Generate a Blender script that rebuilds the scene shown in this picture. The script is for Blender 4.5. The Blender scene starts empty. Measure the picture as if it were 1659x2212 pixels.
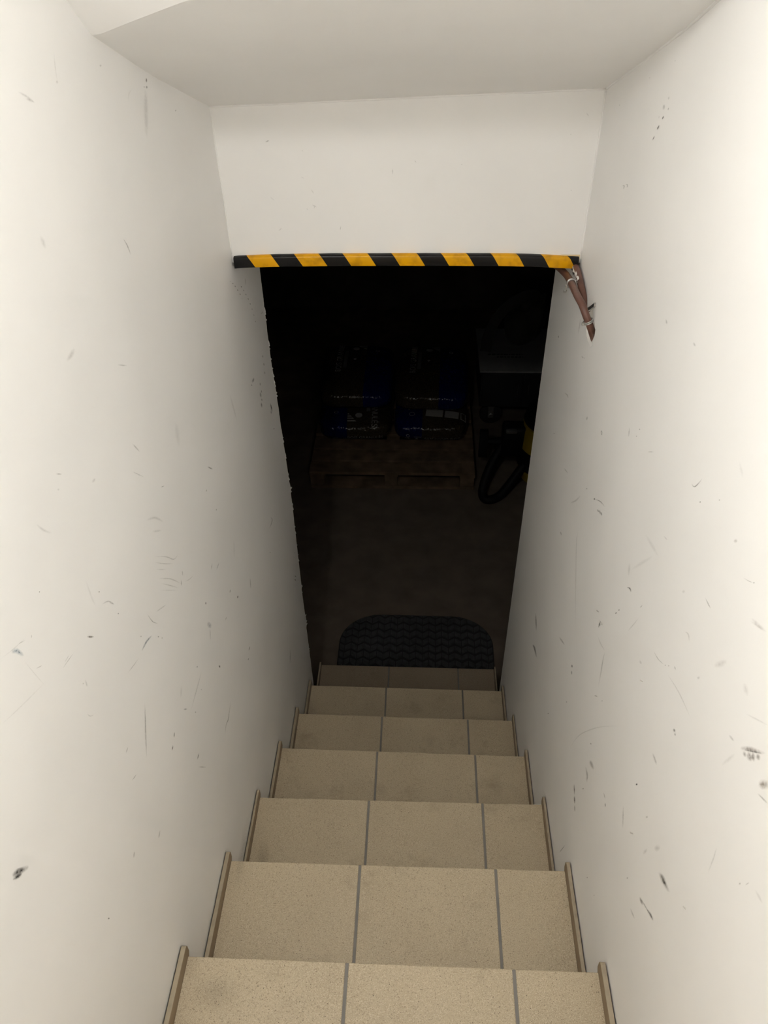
import bpy, bmesh, math, random
from mathutils import Vector, Matrix, noise
random.seed(7)
sc = bpy.context.scene
COL = sc.collection
XL, XR = -0.0148, 0.7578            # faces of the two stair walls
RUN, RISE = 0.2669, 0.2014

# ------------------------------------------------------------------ materials
def srgb(r, g, b):
    f = lambda c: (c/255/12.92) if c/255 <= 0.04045 else ((c/255+0.055)/1.055)**2.4
    return (f(r), f(g), f(b), 1)
def mat(name, col, rough=0.6, metal=0.0, var=0.0, vscale=6.0, bump=0.0, bscale=40.0, spec=None, coat=0.0, bdist=0.002):
    m = bpy.data.materials.new(name); m.use_nodes = True
    nt = m.node_tree; b = nt.nodes['Principled BSDF']
    if len(col) == 3: col = (*col, 1)
    b.inputs['Base Color'].default_value = col
    b.inputs['Roughness'].default_value = rough
    b.inputs['Metallic'].default_value = metal
    if spec is not None: b.inputs['Specular IOR Level'].default_value = spec
    if coat: b.inputs['Coat Weight'].default_value = coat
    tc = nt.nodes.new('ShaderNodeTexCoord')
    if var:
        n = nt.nodes.new('ShaderNodeTexNoise'); n.inputs['Scale'].default_value = vscale; n.inputs['Detail'].default_value = 6
        nt.links.new(tc.outputs['Object'], n.inputs['Vector'])
        r = nt.nodes.new('ShaderNodeValToRGB')
        r.color_ramp.elements[0].position = 0.3; r.color_ramp.elements[1].position = 0.7
        r.color_ramp.elements[0].color = tuple(c*(1-var) for c in col[:3])+(1,)
        r.color_ramp.elements[1].color = tuple(min(1, c*(1+var*.6)) for c in col[:3])+(1,)
        nt.links.new(n.outputs['Fac'], r.inputs['Fac']); nt.links.new(r.outputs['Color'], b.inputs['Base Color'])
    if bump:
        n2 = nt.nodes.new('ShaderNodeTexNoise'); n2.inputs['Scale'].default_value = bscale; n2.inputs['Detail'].default_value = 4
        nt.links.new(tc.outputs['Object'], n2.inputs['Vector'])
        bp = nt.nodes.new('ShaderNodeBump'); bp.inputs['Strength'].default_value = bump; bp.inputs['Distance'].default_value = bdist
        nt.links.new(n2.outputs['Fac'], bp.inputs['Height']); nt.links.new(bp.outputs['Normal'], b.inputs['Normal'])
    return m

PAINT = mat('white_wall_paint', (0.890, 0.886, 0.878), 0.5, var=0.035, vscale=3.0, bump=0.15, bscale=60, bdist=0.001)
PLASTER = mat('bare_white_plaster', (0.82, 0.81, 0.78), 0.9, bump=0.5, bscale=150)
CONCRETE = mat('grey_brown_concrete', (0.142, 0.110, 0.082), 0.85, var=0.22, vscale=9, bump=0.4, bscale=70)
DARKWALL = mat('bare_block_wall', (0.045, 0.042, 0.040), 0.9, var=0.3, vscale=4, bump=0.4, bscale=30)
GROUT = mat('grey_grout', srgb(124, 121, 117), 0.9, var=0.12, vscale=30)
SKIRT = mat('tan_skirting_tile', srgb(158, 145, 124), 0.6, var=0.12, vscale=60)
SKIRTF = mat('smooth_tan_skirting_face', srgb(138, 120, 96), 0.5, var=0.06, vscale=30)
RUBBER = mat('black_rubber', (0.016, 0.016, 0.017), 0.7, bump=0.4, bscale=300, bdist=0.001)
TREADR = mat('worn_rubber_tread', (0.048, 0.048, 0.050), 0.75, var=0.3, vscale=60, bump=0.6, bscale=250)
BLACKP = mat('black_plastic', (0.006, 0.006, 0.0065), 0.6, spec=0.25)
GREYP = mat('grey_plastic', (0.06, 0.06, 0.06), 0.5)
YELLOWP = mat('yellow_plastic', (0.26, 0.185, 0.009), 0.45)
PIPEM = mat('brown_painted_pipe', (0.150, 0.070, 0.050), 0.42, var=0.25, vscale=25, bump=0.2, bscale=80)
ZINC = mat('zinc_plated_steel', (0.55, 0.55, 0.54), 0.3, metal=0.9, var=0.2, vscale=60)
WOOD = mat('weathered_pallet_wood', (0.16, 0.105, 0.062), 0.8, var=0.4, vscale=14, bump=0.4, bscale=60)
LID = mat('pale_grey_board', (0.27, 0.27, 0.265), 0.7, var=0.1, vscale=10)
INK = mat('dark_ink', (0.02, 0.02, 0.02), 0.8)
WHITEINK = mat('pale_print', (0.30, 0.295, 0.28), 0.5)
SMALLINK = mat('dim_print', (0.13, 0.125, 0.12), 0.6)
SACK = mat('grey_woven_fabric', (0.045, 0.045, 0.045), 0.95, bump=0.5, bscale=200)
CABINET = mat('dark_cabinet_metal', (0.020, 0.020, 0.021), 0.5)
TAPE = mat('tan_tape', srgb(220, 200, 158), 0.5)

def tile_material(name='beige_speckled_tile', tint=None):
    m = bpy.data.materials.new(name); m.use_nodes = True
    nt = m.node_tree; N = nt.nodes; L = nt.links; b = N['Principled BSDF']
    b.inputs['Roughness'].default_value = 0.5
    tc = N.new('ShaderNodeTexCoord')
    def noi(scale, det=2, rough=0.5):
        n = N.new('ShaderNodeTexNoise'); n.inputs['Scale'].default_value = scale
        n.inputs['Detail'].default_value = det; n.inputs['Roughness'].default_value = rough
        L.new(tc.outputs['Object'], n.inputs['Vector']); return n.outputs['Fac']
    def ramp(src, a, c, ca, cb):
        r = N.new('ShaderNodeValToRGB'); r.color_ramp.elements[0].position = a; r.color_ramp.elements[1].position = c
        r.color_ramp.elements[0].color = ca; r.color_ramp.elements[1].color = cb
        L.new(src, r.inputs['Fac']); return r.outputs['Color']
    def mix(mode, f, a, c):
        x = N.new('ShaderNodeMix'); x.data_type = 'RGBA'; x.blend_type = mode
        if isinstance(f, float): x.inputs[0].default_value = f
        else: L.new(f, x.inputs[0])
        for i, s in ((6, a), (7, c)):
            if isinstance(s, tuple): x.inputs[i].default_value = s
            else: L.new(s, x.inputs[i])
        return x.outputs[2]
    base = ramp(noi(5, 5), 0.3, 0.7, srgb(172, 157, 132), srgb(184, 169, 143))
    light = ramp(noi(560, 2), 0.52, 0.62, (0, 0, 0, 1), (1, 1, 1, 1))
    c1 = mix('MIX', light, base, srgb(193, 180, 156))
    grain = ramp(noi(430, 3, 0.6), 0.33, 0.43, (1, 1, 1, 1), (0, 0, 0, 1))
    c2 = mix('MIX', grain, c1, srgb(146, 131, 110))
    speck = ramp(noi(620, 2, 0.5), 0.31, 0.345, (1, 1, 1, 1), (0, 0, 0, 1))
    c3 = mix('MIX', speck, c2, srgb(92, 76, 58))
    vo = N.new('ShaderNodeTexVoronoi'); vo.inputs['Scale'].default_value = 85
    L.new(tc.outputs['Object'], vo.inputs['Vector'])
    dots = ramp(vo.outputs['Distance'], 0.05, 0.08, (1, 1, 1, 1), (0, 0, 0, 1))
    c4 = mix('MIX', dots, c3, srgb(78, 64, 50))
    dirt = ramp(noi(7, 6, 0.7), 0.56, 0.80, (0, 0, 0, 1), (0.55, 0.55, 0.55, 1))
    c5 = mix('MIX', dirt, c4, srgb(120, 104, 84))
    if tint: c5 = mix('MULTIPLY', 1.0, c5, tint)
    L.new(c5, b.inputs['Base Color'])
    bp = N.new('ShaderNodeBump'); bp.inputs['Strength'].default_value = 0.25; bp.inputs['Distance'].default_value = 0.0008
    L.new(noi(300, 2), bp.inputs['Height']); L.new(bp.outputs['Normal'], b.inputs['Normal'])
    return m
TILE = tile_material()
TILE_BOTTOM = tile_material('grey_bottom_tile', (0.66, 0.63, 0.64, 1))   # the lowest step has its tile colour multiplied darker and greyer

def stripe_material():
    m = bpy.data.materials.new('black_yellow_stripes'); m.use_nodes = True
    nt = m.node_tree; N = nt.nodes; L = nt.links; b = N['Principled BSDF']
    b.inputs['Roughness'].default_value = 0.30; b.inputs['Specular IOR Level'].default_value = 0.28
    tc = N.new('ShaderNodeTexCoord'); sp = N.new('ShaderNodeSeparateXYZ'); L.new(tc.outputs['Object'], sp.inputs[0])
    def math_(op, a, c):
        x = N.new('ShaderNodeMath'); x.operation = op
        for i, s in ((0, a), (1, c)):
            if isinstance(s, (int, float)): x.inputs[i].default_value = s
            else: L.new(s, x.inputs[i])
        return x.outputs[0]
    # object origin is the lower front edge of the profile; bands lean to the right going down
    u = math_('ADD', sp.outputs['X'], math_('MULTIPLY', sp.outputs['Z'], 0.605))
    u = math_('ADD', u, math_('MULTIPLY', sp.outputs['Y'], 0.45))
    u = math_('SUBTRACT', u, 0.036)
    fr = math_('FRACT', math_('DIVIDE', u, 0.1086), 0)
    # FRACT takes one operand
    yel = math_('LESS_THAN', fr, 0.51)
    n = N.new('ShaderNodeTexNoise'); n.inputs['Scale'].default_value = 40; n.inputs['Detail'].default_value = 5
    L.new(tc.outputs['Object'], n.inputs['Vector'])
    r = N.new('ShaderNodeValToRGB'); r.color_ramp.elements[0].position = 0.25; r.color_ramp.elements[1].position = 0.5
    r.color_ramp.elements[0].color = (0.46, 0.215, 0.004, 1); r.color_ramp.elements[1].color = (0.72, 0.355, 0.002, 1)
    L.new(n.outputs['Fac'], r.inputs['Fac'])
    x = N.new('ShaderNodeMix'); x.data_type = 'RGBA'
    L.new(yel, x.inputs[0]); x.inputs[6].default_value = (0.008, 0.008, 0.009, 1); L.new(r.outputs['Color'], x.inputs[7])
    L.new(x.outputs[2], b.inputs['Base Color'])
    n2 = N.new('ShaderNodeTexNoise'); n2.inputs['Scale'].default_value = 120
    L.new(tc.outputs['Object'], n2.inputs['Vector'])
    bp = N.new('ShaderNodeBump'); bp.inputs['Strength'].default_value = 0.12; bp.inputs['Distance'].default_value = 0.001
    L.new(n2.outputs['Fac'], bp.inputs['Height']); L.new(bp.outputs['Normal'], b.inputs['Normal'])
    return m
STRIPES = stripe_material()

def bag_material():
    m = bpy.data.materials.new('printed_plastic_sack'); m.use_nodes = True
    nt = m.node_tree; N = nt.nodes; L = nt.links; b = N['Principled BSDF']
    b.inputs['Roughness'].default_value = 0.14
    tc = N.new('ShaderNodeTexCoord'); sp = N.new('ShaderNodeSeparateXYZ'); L.new(tc.outputs['Object'], sp.inputs[0])
    lt = N.new('ShaderNodeMath'); lt.operation = 'LESS_THAN'; lt.inputs[1].default_value = -0.05
    L.new(sp.outputs['X'], lt.inputs[0])
    n = N.new('ShaderNodeTexNoise'); n.inputs['Scale'].default_value = 160; n.inputs['Detail'].default_value = 3
    L.new(tc.outputs['Object'], n.inputs['Vector'])
    r = N.new('ShaderNodeValToRGB'); r.color_ramp.elements[0].position = 0.35; r.color_ramp.elements[1].position = 0.65
    r.color_ramp.elements[0].color = (0.030, 0.022, 0.014, 1); r.color_ramp.elements[1].color = (0.065, 0.050, 0.032, 1)
    L.new(n.outputs['Fac'], r.inputs['Fac'])
    x = N.new('ShaderNodeMix'); x.data_type = 'RGBA'; L.new(lt.outputs[0], x.inputs[0])
    L.new(r.outputs['Color'], x.inputs[6]); x.inputs[7].default_value = (0.003, 0.008, 0.085, 1)
    L.new(x.outputs[2], b.inputs['Base Color'])
    mp = N.new('ShaderNodeMapping'); mp.inputs['Scale'].default_value = (1.0, 0.35, 0.6); mp.inputs['Rotation'].default_value = (0.3, 0.2, 0.35)
    L.new(tc.outputs['Object'], mp.inputs['Vector'])
    n2 = N.new('ShaderNodeTexNoise'); n2.inputs['Scale'].default_value = 45; n2.inputs['Detail'].default_value = 3
    L.new(mp.outputs[0], n2.inputs['Vector'])
    bp = N.new('ShaderNodeBump'); bp.inputs['Strength'].default_value = 1.0; bp.inputs['Distance'].default_value = 0.010
    L.new(n2.outputs['Fac'], bp.inputs['Height']); L.new(bp.outputs['Normal'], b.inputs['Normal'])
    return m
BAG = bag_material()

def scuff_material():
    m = bpy.data.materials.new('scuffs_and_scratches'); m.use_nodes = True
    nt = m.node_tree; N = nt.nodes; L = nt.links; b = N['Principled BSDF']; out = N['Material Output']
    b.inputs['Roughness'].default_value = 0.7
    at = N.new('ShaderNodeVertexColor'); at.layer_name = 'stain'
    L.new(at.outputs['Color'], b.inputs['Base Color'])
    tc = N.new('ShaderNodeTexCoord'); n = N.new('ShaderNodeTexNoise'); n.inputs['Scale'].default_value = 260; n.inputs['Detail'].default_value = 4
    L.new(tc.outputs['Object'], n.inputs['Vector'])
    mr = N.new('ShaderNodeMapRange'); mr.inputs['From Min'].default_value = 0.3; mr.inputs['From Max'].default_value = 0.6
    mr.inputs['To Min'].default_value = 0.45; mr.inputs['To Max'].default_value = 1.0
    L.new(n.outputs['Fac'], mr.inputs['Value'])
    mu = N.new('ShaderNodeMath'); mu.operation = 'MULTIPLY'; L.new(at.outputs['Alpha'], mu.inputs[0]); L.new(mr.outputs[0], mu.inputs[1])
    L.new(mu.outputs[0], b.inputs['Alpha'])
    return m
SCUFF = scuff_material()

# ------------------------------------------------------------------ mesh helpers
def link(name, bm, mats, parent=None, loc=None, rot=None, smooth=False, recalc=True):
    if recalc: bmesh.ops.recalc_face_normals(bm, faces=bm.faces[:])
    me = bpy.data.meshes.new(name); bm.to_mesh(me); bm.free()
    for m in (mats if isinstance(mats, (list, tuple)) else [mats]): me.materials.append(m)
    if smooth:
        for p in me.polygons: p.use_smooth = True
        if smooth != True and hasattr(me, 'set_sharp_from_angle'): me.set_sharp_from_angle(angle=math.radians(smooth))
    o = bpy.data.objects.new(name, me); COL.objects.link(o)
    if parent is not None: o.parent = parent
    if loc is not None: o.location = loc
    if rot is not None: o.rotation_euler = rot
    return o
def tag(o, label, cat, group=None):
    o['label'] = label; o['category'] = cat
    if group: o['group'] = group
    return o
def thing(name, label, cat, loc=(0, 0, 0), rz=0.0, group=None):
    o = bpy.data.objects.new(name, None); COL.objects.link(o); o.empty_display_size = 0.05
    o.location = loc; o.rotation_euler = (0, 0, rz)
    return tag(o, label, cat, group)
def struct(o): o['kind'] = 'structure'; return o
def box(bm, x0, x1, y0, y1, z0, z1, mi=0, bevel=0.0, seg=2):
    r = bmesh.ops.create_cube(bm, size=1)
    vs = r['verts']
    for v in vs: v.co = Vector((x0+(v.co.x+.5)*(x1-x0), y0+(v.co.y+.5)*(y1-y0), z0+(v.co.z+.5)*(z1-z0)))
    fs = list({f for v in vs for f in v.link_faces})
    for f in fs: f.material_index = mi
    if bevel:
        es = list({e for v in vs for e in v.link_edges})
        g = bmesh.ops.bevel(bm, geom=es, offset=bevel, segments=seg, profile=0.5, affect='EDGES')
        for f in g['faces']: f.material_index = mi
def catmull(pts, n=8):
    pts = [Vector(p) for p in pts]; out = []
    for i in range(len(pts)-1):
        p0 = pts[max(i-1, 0)]; p1 = pts[i]; p2 = pts[i+1]; p3 = pts[min(i+2, len(pts)-1)]
        for k in range(n):
            t = k/n
            out.append(0.5*((2*p1)+(p2-p0)*t+(2*p0-5*p1+4*p2-p3)*t*t+(3*p1-p0-3*p2+p3)*t**3))
    out.append(pts[-1]); return out
def tube(bm, pts, r, seg=16, caps=True, mi=0, rib=0.0):
    """sweep a circle along pts; r may be a number or a function of the 0..1 position"""
    rings = []; up = Vector((0.13, 0.21, 0.97)).normalized(); n = len(pts)
    nrm = None
    for i, p in enumerate(pts):
        t = (pts[min(i+1, n-1)]-pts[max(i-1, 0)]).normalized()
        if nrm is None: nrm = (up-t*up.dot(t)).normalized()
        else: nrm = (nrm-t*nrm.dot(t)).normalized()
        bn = t.cross(nrm); rr = r(i/(n-1)) if callable(r) else r
        if rib and i % 2: rr *= 1-rib
        rings.append([bm.verts.new(p+(nrm*math.cos(a)+bn*math.sin(a))*rr) for a in [2*math.pi*k/seg for k in range(seg)]])
    for a, b in zip(rings, rings[1:]):
        for k in range(seg):
            f = bm.faces.new((a[k], a[(k+1) % seg], b[(k+1) % seg], b[k])); f.material_index = mi
    if caps:
        for rg in (rings[0], rings[-1]): bm.faces.new(rg).material_index = mi
def lathe(bm, prof, seg=40, cx=0, cy=0, mi=0):
    rings = []
    for r, z in prof:
        if r < 1e-6: rings.append([bm.verts.new((cx, cy, z))])
        else: rings.append([bm.verts.new((cx+r*math.cos(2*math.pi*k/seg), cy+r*math.sin(2*math.pi*k/seg), z)) for k in range(seg)])
    for a, b in zip(rings, rings[1:]):
        for k in range(seg):
            q = [a[k % len(a)], a[(k+1) % len(a)], b[(k+1) % len(b)], b[k % len(b)]]
            q = list(dict.fromkeys(q))
            if len(q) > 2: bm.faces.new(q).material_index = mi
def prism(bm, poly, axis, t0, t1, mi=0):
    """extrude a polygon given in the two other axes along axis from t0 to t1"""
    def mk(p, t):
        return {'x': (t, p[0], p[1]), 'y': (p[0], t, p[1]), 'z': (p[0], p[1], t)}[axis]
    a = [bm.verts.new(mk(p, t0)) for p in poly]; b = [bm.verts.new(mk(p, t1)) for p in poly]
    bm.faces.new(a).material_index = mi; bm.faces.new(b[::-1]).material_index = mi
    n = len(poly)
    for i in range(n): bm.faces.new((a[i], a[(i+1) % n], b[(i+1) % n], b[i])).material_index = mi

# ------------------------------------------------------------------ the setting
Y_UP = -3.35           # back of the upper landing
Z_UP = 4.05            # ceiling over the landing
# left stair wall with a chipped, wavy end at the basement opening
edge = [(0.0, -0.178), (0.30, -0.178), (0.50, -0.177), (0.655, -0.176), (0.66, -0.163), (0.70, -0.165), (0.745, -0.172), (0.866, -0.174), (0.871, -0.167), (0.905, -0.169),
        (1.05, -0.162), (1.18, -0.157), (1.262, -0.150), (1.31, -0.152), (1.322, -0.140), (1.334, -0.147), (1.36, -0.154), (1.46, -0.160), (1.579, -0.171), (1.716, -0.178), (1.818, -0.192), (1.894, -0.195), (1.989, -0.191), (2.12, -0.186), (2.27, -0.184)]
prof = []
for (z0, y0), (z1, y1) in zip(edge, edge[1:]):
    k = max(1, int((z1-z0)/0.004))
    for i in range(k):
        t = i/k; z = z0+(z1-z0)*t
        j = noise.noise(Vector((0.3, 2.2, z*55)))*0.0018+noise.noise(Vector((4.1, 0.2, z*19)))*0.0020+noise.noise(Vector((1.1, 7.2, z*170)))*0.0012
        if 1.55 < z < 2.0: j = j*1.7+max(0, noise.noise(Vector((9, 1, z*120)))-.25)*0.006
        prof.append((y0+(y1-y0)*t+j, z))
prof.append((-0.184, 2.27))
bm = bmesh.new()
prism(bm, [(Y_UP, 0.0)]+prof+[(-0.45, 2.27), (-0.45, Z_UP), (Y_UP, Z_UP)], 'x', XL-0.10, XL)
wall_left = struct(link('wall_left', bm, PAINT))
# broken plaster curling off that edge
bm = bmesh.new(); rnd = random.Random(5)
for z0, z1, n, amp in ((1.70, 2.00, 16, .005), (1.315, 1.345, 3, .011), (1.24, 1.27, 3, .005), (.85, .88, 3, .009), (.655, .72, 4, .011), (.495, .53, 2, .006), (1.0, 1.2, 5, .003), (1.36, 1.6, 6, .003)):
    for i in range(n):
        z = rnd.uniform(z0, z1); y = min(prof, key=lambda p: abs(p[1]-z))[0]; h = rnd.uniform(.003, .011); d = rnd.uniform(.4, 1)*amp
        a = [bm.verts.new((XL-.001, y-.004, z-h*.6)), bm.verts.new((XL-.001, y-.004, z+h*.6)), bm.verts.new((XL+.0012, y-.001, z+h*.5)), bm.verts.new((XL+.0016, y+d*.4, z-h*.1)), bm.verts.new((XL+.002, y+d, z-h*.75)), bm.verts.new((XL+.001, y-.001, z-h*.55))]
        c_ = bm.verts.new((XL-.004, y+d*.3, z))
        for k in range(6): bm.faces.new((a[k], a[(k+1) % 6], c_))
        bm.faces.new(a)
link('plaster_chips', bm, PLASTER, wall_left)['kind'] = 'stuff'
# right stair wall with a jagged hole broken into it around the pipes
hole = [(-.6544, 2.241), (-.638, 2.229), (-.6222, 2.217), (-.606, 2.206), (-.598, 2.196), (-.6129, 2.183), (-.622, 2.1632), (-.6347, 2.1549), (-.6539, 2.1546), (-.672, 2.157), (-.6891, 2.1592), (-.694, 2.169), (-.6975, 2.1775), (-.700, 2.1924), (-.6989, 2.2051), (-.692, 2.209), (-.6871, 2.2112), (-.674, 2.211), (-.6676, 2.2133), (-.6529, 2.2221)]
bm = bmesh.new()
outer = [(Y_UP, 0.0), (-0.168, 0.0), (-0.166, 0.8), (-0.168, 1.6), (-0.166, 2.27), (-0.45, 2.27), (-0.45, Z_UP), (Y_UP, Z_UP)]
loops = []
for lp in (outer, hole):
    vs = [bm.verts.new((XR, y, z)) for y, z in lp]
    loops += [bm.edges.new((vs[i], vs[(i+1) % len(vs)])) for i in range(len(vs))]
bmesh.ops.triangle_fill(bm, use_beauty=True, use_dissolve=False, edges=loops, normal=Vector((1, 0, 0)))
# drop anything filled inside the hole
def inside(y, z, poly):
    c = False; n = len(poly)
    for i in range(n):
        (y1, z1), (y2, z2) = poly[i], poly[(i+1) % n]
        if (z1 > z) != (z2 > z) and y < (y2-y1)*(z-z1)/(z2-z1)+y1: c = not c
    return c
for f in [f for f in bm.faces if inside(*f.calc_center_median().yz, hole)]: bm.faces.remove(f)
ex = bmesh.ops.extrude_face_region(bm, geom=bm.faces[:])
for v in [g for g in ex['geom'] if isinstance(g, bmesh.types.BMVert)]: v.co.x += 0.10
for f in bm.faces:
    c = f.calc_center_median()
    if XR+0.01 < c.x < XR+0.09 and -0.72 < c.y < -0.58 and 2.14 < c.z < 2.25: f.material_index = 1
wall_right = struct(link('wall_right', bm, [PAINT, PLASTER]))
bm = bmesh.new(); box(bm, XR+0.035, XR+0.099, -0.76, -0.56, 2.12, 2.27)
# crumbled plaster at the foot of the hole, hanging onto the core behind it
prism(bm, [(-.645, 2.1545), (-.690, 2.1590), (-.6935, 2.172), (-.668, 2.176), (-.642, 2.166)], 'x', XR+0.006, XR+0.04)
c = link('trim_1', bm, PLASTER); struct(c); c.name = 'trim_1'
# lintel across the opening
bm = bmesh.new()
prism(bm, [(XL, 2.2392), (XR, 2.2392), (XR, 2.75), (XL, 2.75)], 'y', -0.458, -0.186)
wall_front = struct(link('wall_front', bm, PAINT))
# sloping soffit: ruled between its two wall lines, with the fold towards the landing
LP = [(-.40, 2.539), (-.4439, 2.5539), (-.60, 2.6125), (-.7621, 2.6741), (-.848, 2.7089), (-.99, 2.7702)]
RP = [(-.40, 2.562), (-.4735, 2.5914), (-.60, 2.6395), (-.7152, 2.6834), (-.8515, 2.7371), (-.9084, 2.7592), (-1.0084, 2.8031), (-1.60, 3.062)]
def interp(tab, y):
    if y >= tab[0][0]: return tab[0][1]
    for (a, b), (c_, d) in zip(tab, tab[1:]):
        if c_ <= y <= a: return b+(d-b)*(a-y)/(a-c_)
    (a, b), (c_, d) = tab[-2:]
    return b+(d-b)*(a-y)/(a-c_)
def soff(x, y):
    t = (x-XL)/(XR-XL); return interp(LP, y)*(1-t)+interp(RP, y)*t
bm = bmesh.new(); NX, NY = 24, 40
def crease_y(x): return -0.99-0.70*min(x-XL, 0.17)-0.12*max(0, x-XL-0.17)      # the fold runs back to the right across the soffit
grid = []
for i in range(NX+1):
    x = XL-0.02+(XR-XL+0.04)*i/NX; xx = min(max(x, XL), XR); cy = crease_y(xx); row = []
    for j in range(NY+1):
        y = -0.42+(cy+0.42)*j/NY
        row.append(bm.verts.new((x, y, soff(xx, y)+0.0014*noise.noise(Vector((x*6, y*6, 3.1))))))
    z0 = soff(xx, cy)
    for j in range(1, 13):
        t = j/12; y = cy+(-2.60-cy)*t; s = -(y-cy)
        row.append(bm.verts.new((x, y, min(z0+0.80*s, Z_UP)+0.0015*noise.noise(Vector((x*6, y*6, 7.1))))))
    row.append(bm.verts.new((x, Y_UP, Z_UP)))
    grid.append(row)
for a, b in zip(grid, grid[1:]):
    for j in range(len(a)-1): bm.faces.new((a[j], b[j], b[j+1], a[j+1]))
ex = bmesh.ops.extrude_face_region(bm, geom=bm.faces[:])
for v in [g for g in ex['geom'] if isinstance(g, bmesh.types.BMVert)]: v.co.z += 0.08
ceiling = struct(link('ceiling', bm, PAINT, smooth=7))
bm = bmesh.new(); box(bm, XL-0.1, XR+0.1, Y_UP-0.1, Y_UP, 0, Z_UP+0.1)
struct(link('wall_landing', bm, PAINT))
# beads of filler run along the edges of the lintel wall
def bead(pts, r, seed):
    bm = bmesh.new(); P = []
    for a, b in zip(pts, pts[1:]):
        a, b = Vector(a), Vector(b); k = max(2, int((b-a).length/.012))
        P += [a.lerp(b, i/k) for i in range(k)]
    P.append(Vector(pts[-1]))
    P = [p+Vector((noise.noise(p*40+Vector((seed, 0, 0))), 0, noise.noise(p*37+Vector((0, seed, 0)))))*.0009 for p in P]
    tube(bm, P, lambda t: r*(1+.4*noise.noise(Vector((t*23, seed, 0)))), 8); return bm
struct(link('trim_2', bead([(XR-.0012, -.4582, z/100) for z in (226, 234, 242, 250, 258)], .0022, 1.0), PAINT, smooth=True))
struct(link('trim_3', bead([(XL+.0012, -.4582, z/100) for z in (226, 234, 242, 250, 255)], .0016, 2.0), PAINT, smooth=True))
struct(link('trim_4', bead([(XL+(XR-XL)*i/24, -.4578, soff(XL+(XR-XL)*i/24, -.458)-.0008) for i in range(25)], .0020, 3.0), PAINT, smooth=True))
struct(link('trim_5', bead([(XR-.0006, y/100, soff(XR, y/100)-.0006) for y in range(-130, -44, 6)], .0024, 4.0), PAINT, smooth=True))
# basement
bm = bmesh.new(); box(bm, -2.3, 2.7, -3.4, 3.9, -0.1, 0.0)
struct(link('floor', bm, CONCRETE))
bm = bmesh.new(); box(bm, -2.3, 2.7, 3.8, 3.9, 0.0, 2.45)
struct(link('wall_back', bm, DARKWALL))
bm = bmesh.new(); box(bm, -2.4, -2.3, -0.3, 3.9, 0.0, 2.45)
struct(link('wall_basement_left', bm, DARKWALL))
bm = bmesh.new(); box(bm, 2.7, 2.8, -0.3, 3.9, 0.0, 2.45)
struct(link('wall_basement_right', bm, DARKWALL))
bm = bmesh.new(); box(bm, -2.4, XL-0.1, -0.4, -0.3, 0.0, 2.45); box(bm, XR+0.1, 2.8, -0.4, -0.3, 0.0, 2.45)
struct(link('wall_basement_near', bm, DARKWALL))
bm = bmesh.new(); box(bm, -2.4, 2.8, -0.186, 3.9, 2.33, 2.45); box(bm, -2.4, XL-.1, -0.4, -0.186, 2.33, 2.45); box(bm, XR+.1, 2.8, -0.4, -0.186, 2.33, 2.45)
struct(link('ceiling_basement', bm, DARKWALL))

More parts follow.
